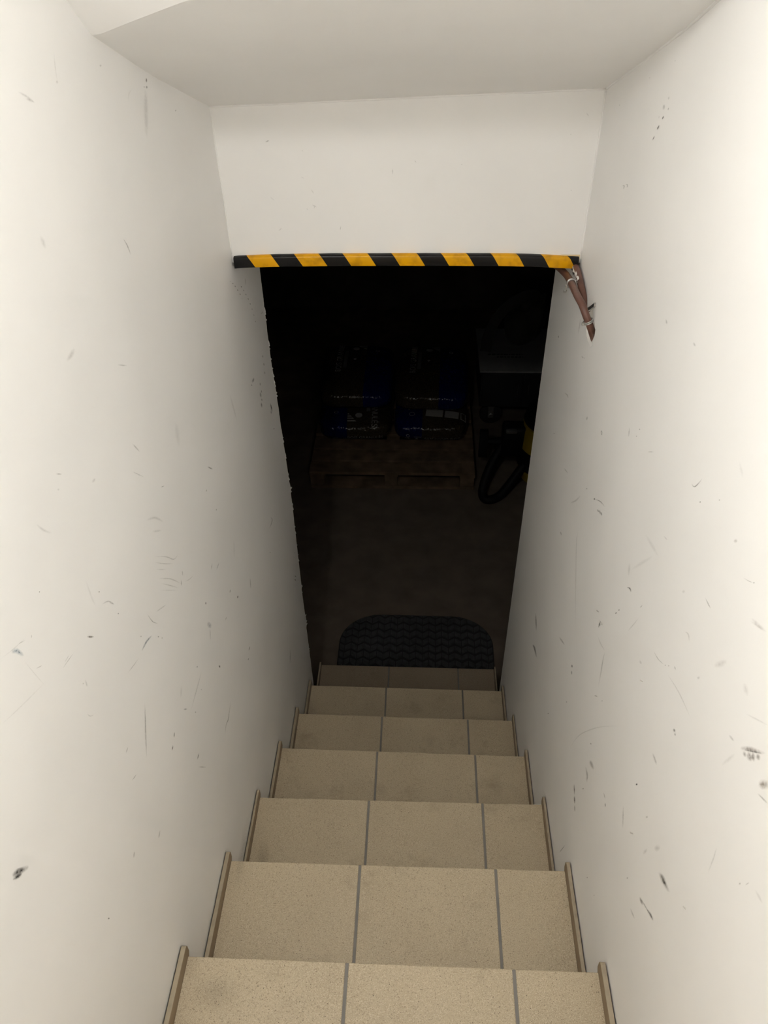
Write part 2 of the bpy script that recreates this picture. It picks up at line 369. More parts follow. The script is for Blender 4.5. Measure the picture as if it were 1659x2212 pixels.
# scuffs: stains with their own shape, thin films on the paint
SC = {'k': (0.045, 0.042, 0.040), 'b': (0.20, 0.16, 0.125), 'u': (0.20, 0.31, 0.40), 'w': (0.93, 0.92, 0.89)}
SCUFFS = [
('L','b',0.5,[(-14279,24029,-14275,24033,-14272,24036),(-14262,24010,-14256,24016,-14249,24022),(-14240,23989,-14232,23996,-14224,24003),(-14215,23967,-14206,23974,-14198,23982),(-14189,23948,-14183,23954,-14176,23960),(-14166,23934,-14162,23937,-14158,23940)]),
('L','k',0.3,[(-12360,22552,-12353,22552,-12347,22552),(-12327,22511,-12316,22510,-12306,22510),(-12275,22450,-12262,22449,-12249,22449),(-12217,22382,-12202,22382,-12188,22382),(-12145,22303,-12131,22303,-12118,22303),(-12064,22217,-12054,22217,-12043,22217),(-12005,22155,-11998,22155,-11991,22155)]),
('L','k',0.6,[(-9082,20091,-9065,20087,-9048,20084),(-9046,20043,-9017,20037,-8988,20031),(-8996,19984,-8960,19976,-8923,19968),(-8934,19919,-8897,19911,-8860,19903),(-8868,19856,-8839,19849,-8809,19843),(-8806,19800,-8789,19796,-8771,19793)]),
('L','k',0.5,[(-11511,21552,-11513,21559,-11515,21566),(-11483,21531,-11486,21543,-11489,21555),(-11451,21509,-11454,21524,-11458,21539),(-11416,21488,-11420,21504,-11424,21519),(-11385,21472,-11388,21484,-11391,21497),(-11359,21461,-11361,21468,-11363,21475)]),
('L','k',0.6,[(-9420,19790,-9407,19779,-9393,19768),(-9436,19790,-9413,19771,-9389,19752),(-9449,19786,-9420,19762,-9391,19738),(-9456,19777,-9427,19753,-9398,19729),(-9457,19763,-9434,19744,-9411,19725),(-9454,19747,-9440,19736,-9427,19725)]),
('L','u',0.55,[(-16252,23197,-16251,23215,-16250,23234),(-16232,23169,-16229,23199,-16227,23228),(-16210,23143,-16199,23173,-16187,23203),(-16202,23130,-16171,23138,-16139,23147),(-16185,23094,-16148,23085,-16111,23076),(-16158,23031,-16128,23021,-16098,23011),(-16134,22982,-16115,22975,-16096,22968)]),
('L','u',0.6,[(-13333,19994,-13326,19975,-13318,19957),(-13401,20041,-13388,20011,-13376,19982),(-13494,20099,-13477,20061,-13460,20023),(-13586,20144,-13564,20102,-13542,20060),(-13671,20166,-13648,20126,-13626,20086),(-13750,20173,-13732,20142,-13714,20111),(-13800,20171,-13789,20152,-13778,20133)]),
('L','k',0.3,[(-13918,20166,-13915,20158,-13911,20149),(-13987,20200,-13981,20187,-13975,20174),(-14082,20244,-14074,20228,-14067,20211),(-14170,20285,-14162,20267,-14154,20249),(-14247,20320,-14240,20304,-14234,20288),(-14319,20353,-14314,20340,-14309,20328),(-14368,20372,-14365,20365,-14362,20357)]),
('L','b',0.8,[(-14941,21881,-14933,21885,-14925,21889),(-14931,21859,-14919,21865,-14906,21872),(-14913,21827,-14898,21836,-14883,21846),(-14889,21793,-14875,21806,-14861,21818),(-14859,21758,-14847,21772,-14836,21785),(-14826,21725,-14817,21736,-14808,21747),(-14801,21703,-14796,21710,-14790,21717)]),
('L','k',0.55,[(-13268,20427,-13261,20422,-13254,20417),(-13252,20353,-13240,20345,-13229,20337),(-13224,20245,-13209,20235,-13195,20225),(-13186,20139,-13172,20131,-13157,20124),(-13130,20044,-13120,20043,-13110,20041),(-13067,19959,-13061,19960,-13055,19962),(-13022,19902,-13018,19903,-13015,19904)]),
('L','k',0.25,[(-12973,20126,-12977,20137,-12980,20147),(-12915,20080,-12920,20097,-12926,20114),(-12831,20019,-12839,20041,-12846,20063),(-12747,19959,-12756,19983,-12764,20007),(-12663,19902,-12671,19925,-12679,19947),(-12579,19847,-12586,19865,-12592,19883),(-12521,19812,-12525,19823,-12529,19834)]),
('L','k',0.3,[(-14351,21844,-14353,21854,-14355,21863),(-14304,21808,-14307,21823,-14310,21838),(-14240,21760,-14242,21778,-14243,21796),(-14190,21717,-14183,21728,-14176,21740),(-14152,21669,-14138,21669,-14123,21670),(-14113,21608,-14100,21605,-14086,21603),(-14082,21561,-14074,21559,-14065,21558)]),
('L','k',0.3,[(-14175,21691,-14168,21691,-14160,21690),(-14161,21661,-14148,21661,-14136,21661),(-14142,21626,-14126,21626,-14110,21625),(-14117,21588,-14101,21588,-14085,21587),(-14091,21552,-14078,21552,-14065,21552),(-14066,21522,-14058,21522,-14051,21521)]),
('L','k',0.45,[(-14224,19422,-14213,19408,-14203,19393),(-14290,19343,-14273,19319,-14257,19296),(-14380,19222,-14360,19192,-14339,19162),(-14472,19091,-14450,19058,-14428,19025),(-14569,18943,-14549,18912,-14529,18881),(-14667,18784,-14652,18759,-14636,18734),(-14734,18666,-14725,18651,-14715,18635)]),
('L','k',0.7,[(-13660,17748,-13650,17732,-13640,17715),(-13682,17751,-13665,17722,-13647,17693),(-13704,17748,-13682,17711,-13660,17675),(-13723,17736,-13701,17699,-13679,17663),(-13736,17718,-13719,17688,-13701,17659),(-13743,17696,-13733,17679,-13723,17662)]),
('L','k',0.7,[(-13852,17644,-13843,17627,-13833,17609),(-13876,17650,-13860,17621,-13843,17591),(-13900,17651,-13879,17614,-13859,17577),(-13921,17643,-13901,17607,-13880,17569),(-13937,17629,-13921,17600,-13904,17570),(-13947,17611,-13937,17594,-13928,17577)]),
('L','k',0.7,[(-13033,16054,-13024,16035,-13014,16017),(-13068,16070,-13052,16038,-13035,16006),(-13106,16081,-13085,16041,-13064,16001),(-13141,16085,-13121,16045,-13100,16005),(-13170,16080,-13154,16048,-13138,16017),(-13191,16070,-13182,16051,-13173,16033)]),
('L','k',0.5,[(-10818,14649,-10806,14629,-10793,14609),(-10905,14638,-10888,14612,-10871,14585),(-11023,14619,-11003,14587,-10982,14555),(-11122,14601,-11099,14564,-11075,14527),(-11177,14582,-11151,14542,-11125,14501),(-11213,14563,-11186,14520,-11159,14477),(-11256,14557,-11231,14513,-11205,14469),(-11321,14578,-11298,14536,-11275,14494),(-11395,14612,-11373,14573,-11352,14533),(-11466,14625,-11444,14589,-11423,14552),(-11530,14594,-11511,14563,-11492,14532),(-11589,14542,-11573,14517,-11557,14491),(-11629,14502,-11617,14482,-11604,14463)]),
('L','k',0.95,[(-10996,16184,-10972,16157,-10949,16129),(-11014,16188,-10974,16141,-10934,16093),(-11026,16181,-10976,16122,-10925,16062),(-11028,16161,-10977,16101,-10927,16042),(-11019,16130,-10979,16082,-10939,16035),(-11004,16094,-10981,16066,-10957,16039)]),
('L','k',0.9,[(-10855,18047,-10840,18031,-10826,18015),(-10872,18049,-10847,18022,-10823,17995),(-10886,18046,-10855,18012,-10824,17978),(-10895,18035,-10864,18001,-10833,17967),(-10897,18018,-10872,17990,-10848,17963),(-10893,17997,-10879,17982,-10865,17966)]),
('L','k',0.9,[(-8863,16071,-8841,16045,-8820,16019),(-8896,16090,-8859,16045,-8822,16000),(-8926,16102,-8880,16046,-8834,15989),(-8948,16102,-8902,16046,-8856,15989),(-8960,16090,-8923,16046,-8887,16001),(-8962,16072,-8941,16046,-8920,16020)]),
('L','u',0.4,[(-11005,17606,-10951,17550,-10896,17495),(-11045,17610,-10952,17515,-10858,17418),(-11070,17593,-10954,17473,-10835,17350),(-11072,17548,-10956,17427,-10837,17304),(-11051,17481,-10958,17385,-10863,17286),(-11014,17405,-10959,17349,-10904,17291)]),
('L','u',0.3,[(-10966,17393,-10954,17379,-10941,17365),(-11002,17360,-10981,17336,-10960,17312),(-11039,17315,-11013,17284,-10987,17254),(-11074,17260,-11048,17229,-11022,17198),(-11101,17202,-11081,17178,-11060,17153),(-11120,17148,-11108,17134,-11096,17120)]),
('L','k',0.7,[(-8754,14058,-8737,14035,-8720,14012),(-8795,14076,-8766,14037,-8738,13998),(-8837,14088,-8801,14039,-8765,13990),(-8873,14090,-8838,14041,-8802,13992),(-8900,14082,-8872,14043,-8844,14004),(-8917,14068,-8901,14045,-8884,14022)]),
('L','k',0.7,[(-9037,13934,-9022,13911,-9006,13888),(-9065,13955,-9038,13916,-9011,13877),(-9091,13970,-9058,13921,-9024,13872),(-9112,13976,-9079,13927,-9045,13878),(-9125,13971,-9098,13932,-9072,13893),(-9130,13959,-9115,13937,-9100,13914)]),
('L','k',0.35,[(-15620,22115,-15622,22121,-15624,22126),(-15586,22104,-15590,22112,-15593,22121),(-15537,22089,-15542,22100,-15547,22111),(-15485,22073,-15490,22086,-15495,22098),(-15423,22055,-15428,22067,-15433,22078),(-15358,22036,-15361,22045,-15365,22054),(-15311,22024,-15314,22030,-15316,22035)]),
('L','k',0.25,[(-15556,22137,-15558,22142,-15561,22148),(-15526,22127,-15530,22136,-15534,22145),(-15492,22118,-15497,22129,-15502,22140),(-15456,22110,-15461,22121,-15466,22132),(-15423,22105,-15427,22114,-15431,22123),(-15396,22102,-15398,22107,-15401,22113)]),
('L','k',0.25,[(-12524,20823,-12519,20825,-12514,20828),(-12441,20725,-12433,20729,-12424,20733),(-12317,20583,-12307,20589,-12296,20594),(-12189,20442,-12179,20449,-12169,20457),(-12057,20308,-12049,20317,-12042,20326),(-11923,20179,-11918,20187,-11912,20194),(-11827,20089,-11824,20094,-11820,20099)]),
('L','k',0.28,[(-12493,20916,-12490,20920,-12487,20925),(-12376,20800,-12372,20807,-12368,20813),(-12208,20634,-12201,20641,-12195,20649),(-12058,20480,-12047,20485,-12036,20490),(-11959,20359,-11942,20358,-11924,20357),(-11875,20245,-11858,20245,-11841,20245),(-11778,20139,-11776,20154,-11774,20168),(-11672,20072,-11684,20094,-11695,20116),(-11582,20040,-11594,20059,-11607,20078),(-11523,20023,-11532,20037,-11541,20050)]),
('L','k',0.2,[(-12552,20692,-12549,20696,-12545,20699),(-12485,20618,-12479,20623,-12474,20629),(-12403,20529,-12395,20537,-12388,20544),(-12311,20434,-12304,20441,-12296,20448),(-12222,20345,-12216,20351,-12211,20357),(-12145,20269,-12141,20273,-12138,20276)]),
('L','k',0.28,[(-12557,20477,-12554,20482,-12551,20486),(-12444,20357,-12439,20364,-12433,20372),(-12279,20183,-12271,20191,-12262,20199),(-12123,20008,-12108,20011,-12094,20014),(-11983,19826,-11966,19823,-11948,19821),(-11846,19633,-11831,19629,-11816,19625),(-11745,19492,-11735,19489,-11725,19486)]),
('L','k',0.25,[(-12501,20307,-12495,20308,-12488,20310),(-12423,20206,-12413,20208,-12403,20210),(-12309,20061,-12296,20063,-12283,20065),(-12196,19918,-12181,19920,-12166,19922),(-12091,19787,-12077,19788,-12062,19789),(-11988,19658,-11976,19659,-11964,19659),(-11913,19568,-11905,19568,-11898,19568)]),
('L','k',0.35,[(-11561,19666,-11549,19654,-11537,19642),(-11577,19655,-11556,19635,-11535,19615),(-11591,19638,-11565,19612,-11538,19587),(-11600,19614,-11574,19588,-11548,19563),(-11604,19586,-11583,19566,-11562,19545),(-11602,19558,-11590,19546,-11578,19535)]),
('L','k',0.35,[(-11710,19580,-11698,19569,-11686,19557),(-11729,19569,-11709,19549,-11688,19528),(-11747,19551,-11721,19525,-11696,19499),(-11761,19526,-11735,19500,-11709,19473),(-11768,19497,-11748,19476,-11727,19455),(-11770,19468,-11759,19456,-11747,19444)]),
('L','k',0.15,[(-12635,20282,-12632,20286,-12629,20290),(-12519,20152,-12514,20159,-12508,20165),(-12376,19996,-12369,20004,-12363,20012),(-12215,19823,-12208,19832,-12202,19840),(-12059,19659,-12054,19666,-12048,19673),(-11922,19518,-11919,19522,-11916,19526)]),
('L','k',0.25,[(-11577,19379,-11578,19385,-11580,19392),(-11518,19328,-11521,19339,-11523,19350),(-11432,19256,-11437,19272,-11442,19288),(-11340,19188,-11349,19208,-11357,19228),(-11243,19131,-11253,19151,-11264,19170),(-11144,19080,-11153,19096,-11162,19112),(-11076,19048,-11082,19058,-11088,19068)]),
('L','k',0.2,[(-12361,21572,-12365,21590,-12368,21608),(-12275,21507,-12280,21535,-12285,21564),(-12158,21422,-12158,21454,-12157,21486),(-12064,21345,-12041,21361,-12017,21376),(-11978,21249,-11938,21244,-11898,21239),(-11877,21122,-11842,21113,-11806,21104),(-11796,21025,-11774,21019,-11751,21012)]),
('L','k',0.15,[(-12305,21278,-12302,21290,-12298,21301),(-12239,21214,-12234,21233,-12228,21252),(-12159,21140,-12152,21165,-12145,21190),(-12070,21066,-12063,21091,-12056,21116),(-11984,21000,-11979,21020,-11973,21040),(-11909,20948,-11906,20960,-11903,20971)]),
('L','k',0.17,[(-15010,23900,-14997,23896,-14984,23893),(-15000,23860,-14980,23854,-14959,23849),(-14980,23800,-14954,23794,-14928,23788),(-14948,23734,-14922,23733,-14897,23732),(-14899,23668,-14879,23672,-14858,23675),(-14844,23605,-14829,23609,-14814,23614),(-14802,23562,-14793,23565,-14784,23568)]),
('L','k',0.13,[(-16866,22802,-16867,22807,-16867,22812),(-16779,22751,-16781,22759,-16782,22767),(-16650,22678,-16652,22688,-16653,22699),(-16501,22598,-16503,22609,-16506,22621),(-16316,22505,-16319,22516,-16321,22528),(-16107,22404,-16109,22413,-16111,22422),(-15952,22331,-15954,22337,-15955,22342)]),
('L','k',0.13,[(-16430,23328,-16430,23333,-16431,23337),(-16366,23291,-16367,23298,-16368,23305),(-16274,23238,-16275,23248,-16276,23257),(-16180,23189,-16182,23200,-16184,23210),(-16088,23147,-16090,23157,-16093,23168),(-15996,23110,-15998,23118,-16000,23126),(-15931,23085,-15933,23090,-15934,23095)]),
('L','k',0.15,[(-16148,22942,-16144,22940,-16141,22938),(-16136,22865,-16130,22861,-16124,22858),(-16117,22752,-16109,22747,-16102,22743),(-16096,22636,-16088,22632,-16080,22627),(-16072,22519,-16065,22515,-16057,22511),(-16046,22400,-16040,22396,-16034,22393),(-16026,22314,-16023,22312,-16019,22310)]),
('L','k',0.5,[(-13251,15899,-13247,15902,-13243,15906),(-13196,15796,-13190,15802,-13183,15808),(-13129,15674,-13120,15682,-13111,15690),(-13053,15542,-13044,15550,-13035,15558),(-12979,15419,-12972,15425,-12965,15432),(-12914,15314,-12910,15318,-12906,15322)]),
('L','k',0.5,[(-13093,17589,-13090,17597,-13086,17606),(-13070,17548,-13064,17562,-13058,17577),(-13041,17502,-13034,17521,-13026,17539),(-13008,17457,-13001,17475,-12993,17494),(-12976,17419,-12970,17433,-12964,17448),(-12947,17389,-12944,17397,-12940,17406)]),
('L','k',0.2,[(-12818,17161,-12830,17180,-12841,17199),(-12674,17146,-12692,17178,-12711,17209),(-12470,17134,-12494,17174,-12519,17215),(-12280,17128,-12307,17172,-12334,17215),(-12120,17129,-12146,17170,-12172,17211),(-11977,17137,-11998,17169,-12018,17201),(-11881,17148,-11894,17168,-11907,17189)]),
('L','k',0.4,[(-15285,18949,-15287,18957,-15290,18966),(-15252,18924,-15257,18939,-15262,18955),(-15215,18897,-15221,18917,-15228,18937),(-15176,18874,-15182,18893,-15189,18913),(-15141,18855,-15146,18871,-15151,18887),(-15112,18843,-15115,18852,-15118,18861)]),
('L','k',0.7,[(-15444,23270,-15440,23271,-15435,23273),(-15444,23266,-15437,23268,-15430,23270),(-15443,23261,-15434,23264,-15425,23266),(-15441,23256,-15431,23259,-15421,23262),(-15437,23252,-15428,23255,-15419,23257),(-15432,23248,-15425,23250,-15418,23252),(-15427,23246,-15422,23247,-15418,23248)]),
('L','k',0.7,[(-14329,22070,-14323,22072,-14317,22073),(-14330,22065,-14320,22067,-14310,22069),(-14327,22057,-14315,22060,-14302,22062),(-14323,22050,-14309,22053,-14296,22056),(-14317,22043,-14304,22046,-14291,22048),(-14309,22036,-14299,22039,-14289,22041),(-14302,22032,-14295,22034,-14289,22035)]),
('L','k',0.6,[(-14071,21342,-14064,21343,-14057,21344),(-14071,21335,-14060,21337,-14049,21339),(-14068,21327,-14054,21329,-14040,21331),(-14063,21318,-14049,21321,-14034,21323),(-14057,21310,-14043,21313,-14029,21315),(-14048,21303,-14037,21305,-14026,21306),(-14040,21298,-14033,21299,-14026,21300)]),
('L','k',0.3,[(-16100,23166,-16100,23170,-16101,23175),(-16078,23147,-16078,23155,-16078,23162),(-16052,23127,-16052,23136,-16052,23145),(-16023,23106,-16023,23115,-16023,23125),(-15996,23089,-15996,23096,-15997,23104),(-15973,23076,-15973,23080,-15974,23084)]),
('L','k',0.3,[(-16038,22655,-16038,22659,-16039,22664),(-16017,22634,-16017,22642,-16017,22650),(-15991,22612,-15991,22622,-15992,22632),(-15964,22590,-15964,22600,-15964,22610),(-15938,22572,-15938,22580,-15938,22588),(-15916,22558,-15916,22562,-15916,22567)]),
('L','k',0.3,[(-15881,22994,-15885,22999,-15889,23005),(-15872,22995,-15879,23004,-15885,23013),(-15864,22998,-15872,23010,-15880,23021),(-15856,23004,-15864,23015,-15873,23027),(-15851,23012,-15858,23021,-15864,23030),(-15848,23021,-15852,23026,-15856,23031)]),
('L','k',0.25,[(-15576,21111,-15570,21107,-15564,21103),(-15572,21084,-15562,21079,-15553,21073),(-15562,21043,-15551,21039,-15539,21034),(-15541,20995,-15533,21001,-15526,21006),(-15507,20954,-15506,20966,-15505,20979),(-15472,20922,-15473,20934,-15473,20945),(-15448,20904,-15449,20911,-15449,20918)]),
('L','b',0.2,[(-13547,23297,-13559,23314,-13572,23331),(-13518,23284,-13540,23313,-13561,23341),(-13489,23275,-13517,23311,-13544,23347),(-13464,23273,-13492,23309,-13519,23345),(-13446,23278,-13468,23307,-13490,23336),(-13436,23289,-13449,23306,-13461,23323)]),
('L','k',0.2,[(-14372,23870,-14363,23873,-14355,23875),(-14372,23863,-14358,23867,-14345,23872),(-14369,23854,-14351,23860,-14334,23865),(-14363,23846,-14344,23852,-14325,23858),(-14355,23839,-14337,23844,-14320,23850),(-14344,23832,-14330,23837,-14316,23841),(-14334,23829,-14325,23831,-14317,23834)]),
('L','k',0.4,[(-15154,19488,-15158,19497,-15162,19506),(-15131,19482,-15138,19497,-15146,19512),(-15106,19479,-15115,19498,-15125,19517),(-15081,19480,-15090,19499,-15100,19518),(-15060,19484,-15067,19499,-15075,19515),(-15043,19491,-15047,19500,-15052,19509)]),
('L','k',0.4,[(-10153,18242,-10166,18256,-10178,18270),(-10118,18241,-10139,18264,-10160,18288),(-10081,18244,-10107,18274,-10134,18303),(-10046,18255,-10073,18284,-10100,18314),(-10020,18271,-10042,18294,-10063,18317),(-10002,18289,-10015,18302,-10027,18316)]),
('L','u',0.35,[(-9856,17936,-9870,17953,-9884,17970),(-9798,17916,-9823,17946,-9847,17976),(-9735,17900,-9766,17937,-9797,17975),(-9673,17890,-9704,17928,-9735,17966),(-9622,17890,-9647,17920,-9672,17950),(-9584,17895,-9598,17912,-9613,17930)]),
('L','k',0.3,[(-10026,16517,-10039,16536,-10052,16556),(-9986,16491,-10009,16525,-10032,16559),(-9944,16468,-9974,16511,-10003,16554),(-9906,16453,-9935,16496,-9965,16539),(-9876,16448,-9900,16483,-9923,16517),(-9855,16451,-9869,16471,-9883,16491)]),
('L','k',0.4,[(-13694,20387,-13686,20388,-13678,20389),(-13694,20379,-13681,20380,-13667,20382),(-13690,20368,-13673,20369,-13656,20371),(-13685,20357,-13666,20359,-13648,20360),(-13676,20346,-13659,20348,-13642,20349),(-13665,20335,-13652,20337,-13638,20338),(-13655,20328,-13646,20329,-13638,20330)]),
('L','k',0.6,[(-13173,19751,-13165,19751,-13157,19752),(-13173,19743,-13159,19744,-13146,19745),(-13169,19732,-13152,19733,-13135,19734),(-13163,19720,-13144,19722,-13126,19723),(-13154,19709,-13137,19711,-13120,19712),(-13143,19699,-13129,19700,-13116,19700),(-13132,19691,-13124,19692,-13116,19692)]),
('L','k',0.4,[(-13065,19588,-13057,19589,-13048,19589),(-13065,19580,-13051,19581,-13038,19582),(-13061,19569,-13043,19570,-13026,19571),(-13054,19557,-13036,19558,-13017,19559),(-13045,19546,-13028,19547,-13011,19548),(-13034,19535,-13020,19535,-13007,19536),(-13023,19527,-13015,19527,-13006,19528)]),
('L','k',0.5,[(-9136,18992,-9124,18992,-9113,18992),(-9133,18982,-9115,18983,-9097,18983),(-9125,18969,-9102,18969,-9079,18970),(-9114,18955,-9089,18956,-9063,18956),(-9099,18942,-9076,18942,-9052,18943),(-9081,18929,-9062,18929,-9044,18929),(-9064,18919,-9053,18919,-9042,18920)]),
('L','k',0.3,[(-15327,21506,-15319,21497,-15310,21488),(-15338,21490,-15324,21475,-15309,21459),(-15348,21468,-15330,21448,-15311,21428),(-15354,21440,-15336,21420,-15318,21399),(-15357,21409,-15342,21393,-15327,21377),(-15355,21380,-15347,21370,-15338,21361)]),
('L','k',0.3,[(-15411,21529,-15405,21530,-15399,21531),(-15411,21522,-15402,21524,-15392,21526),(-15410,21514,-15397,21516,-15384,21519),(-15406,21506,-15393,21508,-15379,21511),(-15401,21498,-15388,21500,-15375,21503),(-15393,21490,-15383,21492,-15374,21494),(-15386,21486,-15380,21487,-15374,21488)]),
('L','k',0.4,[(-7672,15446,-7652,15426,-7633,15406),(-7710,15410,-7676,15375,-7642,15341),(-7746,15359,-7704,15315,-7661,15271),(-7777,15294,-7734,15250,-7692,15206),(-7796,15225,-7762,15190,-7728,15155),(-7806,15159,-7786,15139,-7766,15118)]),
('L','k',0.12,[(-8365,17428,-8338,17403,-8311,17378),(-8428,17379,-8382,17335,-8335,17292),(-8491,17310,-8433,17255,-8375,17200),(-8547,17225,-8489,17169,-8431,17113),(-8587,17133,-8541,17089,-8495,17044),(-8612,17047,-8586,17021,-8559,16995)]),
('L','k',0.13,[(-12895,18068,-12878,18044,-12861,18020),(-12941,18059,-12912,18018,-12883,17976),(-12988,18039,-12952,17987,-12915,17935),(-13030,18006,-12995,17954,-12958,17902),(-13062,17965,-13034,17924,-13006,17882),(-13084,17922,-13068,17898,-13051,17873)]),
('L','k',0.1,[(-14511,22500,-14499,22490,-14486,22480),(-14525,22430,-14505,22414,-14484,22397),(-14540,22326,-14513,22305,-14487,22284),(-14547,22226,-14519,22203,-14490,22181),(-14544,22137,-14518,22117,-14491,22096),(-14534,22053,-14513,22037,-14492,22021),(-14523,21992,-14510,21982,-14497,21972)]),
('L','k',0.5,[(-9344,16671,-9362,16692,-9379,16712),(-9315,16662,-9345,16697,-9376,16732),(-9288,16659,-9326,16703,-9364,16747),(-9267,16666,-9305,16710,-9343,16754),(-9256,16681,-9286,16716,-9316,16751),(-9252,16701,-9270,16721,-9287,16742)]),
('L','k',0.5,[(-12067,17485,-12078,17504,-12090,17523),(-12048,17468,-12068,17501,-12088,17534),(-12031,17457,-12057,17498,-12082,17540),(-12018,17454,-12044,17495,-12069,17537),(-12012,17460,-12032,17493,-12052,17525),(-12010,17471,-12022,17490,-12033,17509)]),
('L','k',0.4,[(-12181,16942,-12172,16941,-12163,16940),(-12180,16932,-12166,16930,-12151,16929),(-12175,16917,-12156,16916,-12137,16914),(-12168,16902,-12147,16901,-12127,16899),(-12157,16887,-12138,16886,-12119,16884),(-12144,16872,-12129,16871,-12114,16870),(-12132,16861,-12123,16860,-12113,16860)]),
('L','k',0.6,[(-12697,16929,-12688,16928,-12679,16927),(-12696,16919,-12682,16918,-12668,16917),(-12692,16905,-12674,16904,-12656,16902),(-12685,16891,-12666,16889,-12646,16887),(-12675,16876,-12657,16874,-12639,16873),(-12663,16861,-12649,16860,-12635,16859),(-12652,16850,-12643,16850,-12634,16849)]),
('L','k',0.95,[(-17764,21339,-17763,21371,-17763,21403),(-17744,21305,-17744,21351,-17744,21397),(-17717,21265,-17717,21323,-17716,21380),(-17693,21230,-17691,21295,-17689,21360),(-17677,21206,-17673,21274,-17668,21341),(-17663,21188,-17657,21253,-17650,21318),(-17642,21166,-17635,21225,-17628,21284),(-17607,21127,-17601,21179,-17594,21230),(-17566,21083,-17561,21124,-17555,21165),(-17535,21055,-17532,21084,-17528,21113)]),
('L','k',0.85,[(-17784,21317,-17782,21334,-17781,21352),(-17762,21276,-17760,21306,-17757,21336),(-17735,21235,-17732,21273,-17730,21311),(-17706,21199,-17703,21237,-17700,21276),(-17677,21172,-17675,21203,-17673,21234),(-17653,21156,-17652,21174,-17650,21192)]),
('L','k',0.7,[(-17002,18300,-16995,18300,-16987,18300),(-17003,18290,-16992,18290,-16980,18290),(-17003,18276,-16988,18276,-16973,18276),(-17000,18262,-16984,18262,-16968,18262),(-16994,18248,-16980,18248,-16965,18248),(-16987,18234,-16976,18234,-16964,18234),(-16980,18224,-16973,18224,-16965,18224)]),
('L','k',0.6,[(-4410,19147,-4462,19184,-4513,19220),(-4328,19119,-4417,19183,-4505,19246),(-4251,19101,-4364,19182,-4475,19261),(-4193,19100,-4306,19181,-4418,19261),(-4162,19115,-4252,19180,-4342,19243),(-4154,19141,-4207,19179,-4259,19216)]),
('L','k',0.6,[(-4657,19233,-4639,19233,-4620,19234),(-4651,19220,-4622,19221,-4592,19222),(-4634,19202,-4597,19203,-4560,19204),(-4613,19185,-4573,19186,-4532,19187),(-4586,19167,-4548,19168,-4510,19169),(-4553,19150,-4523,19151,-4494,19151),(-4524,19138,-4506,19138,-4488,19139)]),
('L','k',0.5,[(-10571,25343,-10560,25341,-10549,25339),(-10553,25310,-10535,25307,-10517,25303),(-10523,25261,-10500,25257,-10476,25252),(-10495,25209,-10469,25203,-10443,25197),(-10473,25149,-10448,25142,-10424,25135),(-10452,25083,-10433,25078,-10413,25072),(-10434,25036,-10422,25032,-10410,25028)]),
('L','b',0.2,[(-13189,24886,-13206,24907,-13222,24928),(-13142,24871,-13170,24905,-13197,24938),(-13080,24859,-13118,24902,-13155,24945),(-13019,24855,-13065,24902,-13111,24948),(-12965,24864,-13012,24907,-13058,24950),(-12919,24881,-12957,24915,-12995,24948),(-12895,24899,-12919,24920,-12943,24941)]),
('L','k',0.15,[(-12909,26308,-12883,26302,-12856,26295),(-12926,26285,-12881,26275,-12835,26264),(-12936,26256,-12879,26242,-12821,26228),(-12933,26222,-12876,26207,-12819,26193),(-12920,26186,-12874,26175,-12828,26163),(-12899,26154,-12872,26147,-12846,26140)]),
('L','k',0.35,[(-12103,22875,-12091,22871,-12078,22866),(-12084,22829,-12062,22821,-12039,22814),(-12055,22772,-12027,22763,-11999,22753),(-12018,22709,-11989,22699,-11961,22688),(-11977,22647,-11954,22638,-11931,22630),(-11937,22592,-11924,22587,-11910,22582)]),
('L','k',0.3,[(-11865,24062,-11860,24065,-11854,24069),(-11816,24025,-11807,24031,-11797,24037),(-11754,23982,-11743,23989,-11732,23997),(-11685,23936,-11674,23944,-11662,23952),(-11618,23895,-11608,23902,-11599,23908),(-11558,23862,-11552,23865,-11547,23869)]),
('L','k',0.4,[(-15917,18024,-15910,18006,-15902,17987),(-15939,18031,-15926,17999,-15913,17968),(-15961,18032,-15945,17992,-15928,17953),(-15981,18024,-15965,17984,-15949,17945),(-15996,18008,-15984,17977,-15971,17946),(-16007,17989,-15999,17971,-15992,17953)]),
('L','k',0.4,[(-15139,17126,-15131,17108,-15124,17090),(-15168,17134,-15155,17103,-15142,17072),(-15200,17135,-15183,17097,-15167,17058),(-15230,17129,-15214,17090,-15197,17051),(-15255,17115,-15241,17084,-15228,17053),(-15273,17097,-15265,17079,-15258,17061)]),
('L','k',0.15,[(-6658,20281,-6625,20262,-6592,20244),(-6649,20139,-6591,20107,-6534,20074),(-6623,19961,-6551,19920,-6477,19877),(-6580,19758,-6506,19714,-6431,19671),(-6523,19556,-6463,19520,-6404,19485),(-6462,19375,-6427,19353,-6392,19332)]),
('L','k',0.1,[(-10241,21995,-10182,21957,-10122,21919),(-10309,21944,-10208,21879,-10105,21812),(-10366,21869,-10239,21786,-10109,21700),(-10400,21770,-10272,21685,-10142,21598),(-10405,21659,-10304,21590,-10201,21520),(-10390,21551,-10331,21510,-10271,21469)]),
('L','k',0.15,[(-12307,27546,-12296,27550,-12285,27553),(-12285,27530,-12266,27536,-12247,27542),(-12254,27512,-12230,27519,-12206,27527),(-12215,27493,-12191,27501,-12166,27509),(-12174,27478,-12154,27484,-12135,27490),(-12134,27466,-12123,27470,-12111,27473)]),
('L','k',0.6,[(-3807,18496,-3760,18467,-3713,18438),(-3846,18488,-3765,18439,-3684,18389),(-3872,18467,-3771,18405,-3669,18342),(-3879,18431,-3777,18368,-3675,18305),(-3864,18384,-3783,18334,-3702,18284),(-3835,18335,-3788,18306,-3741,18276)]),
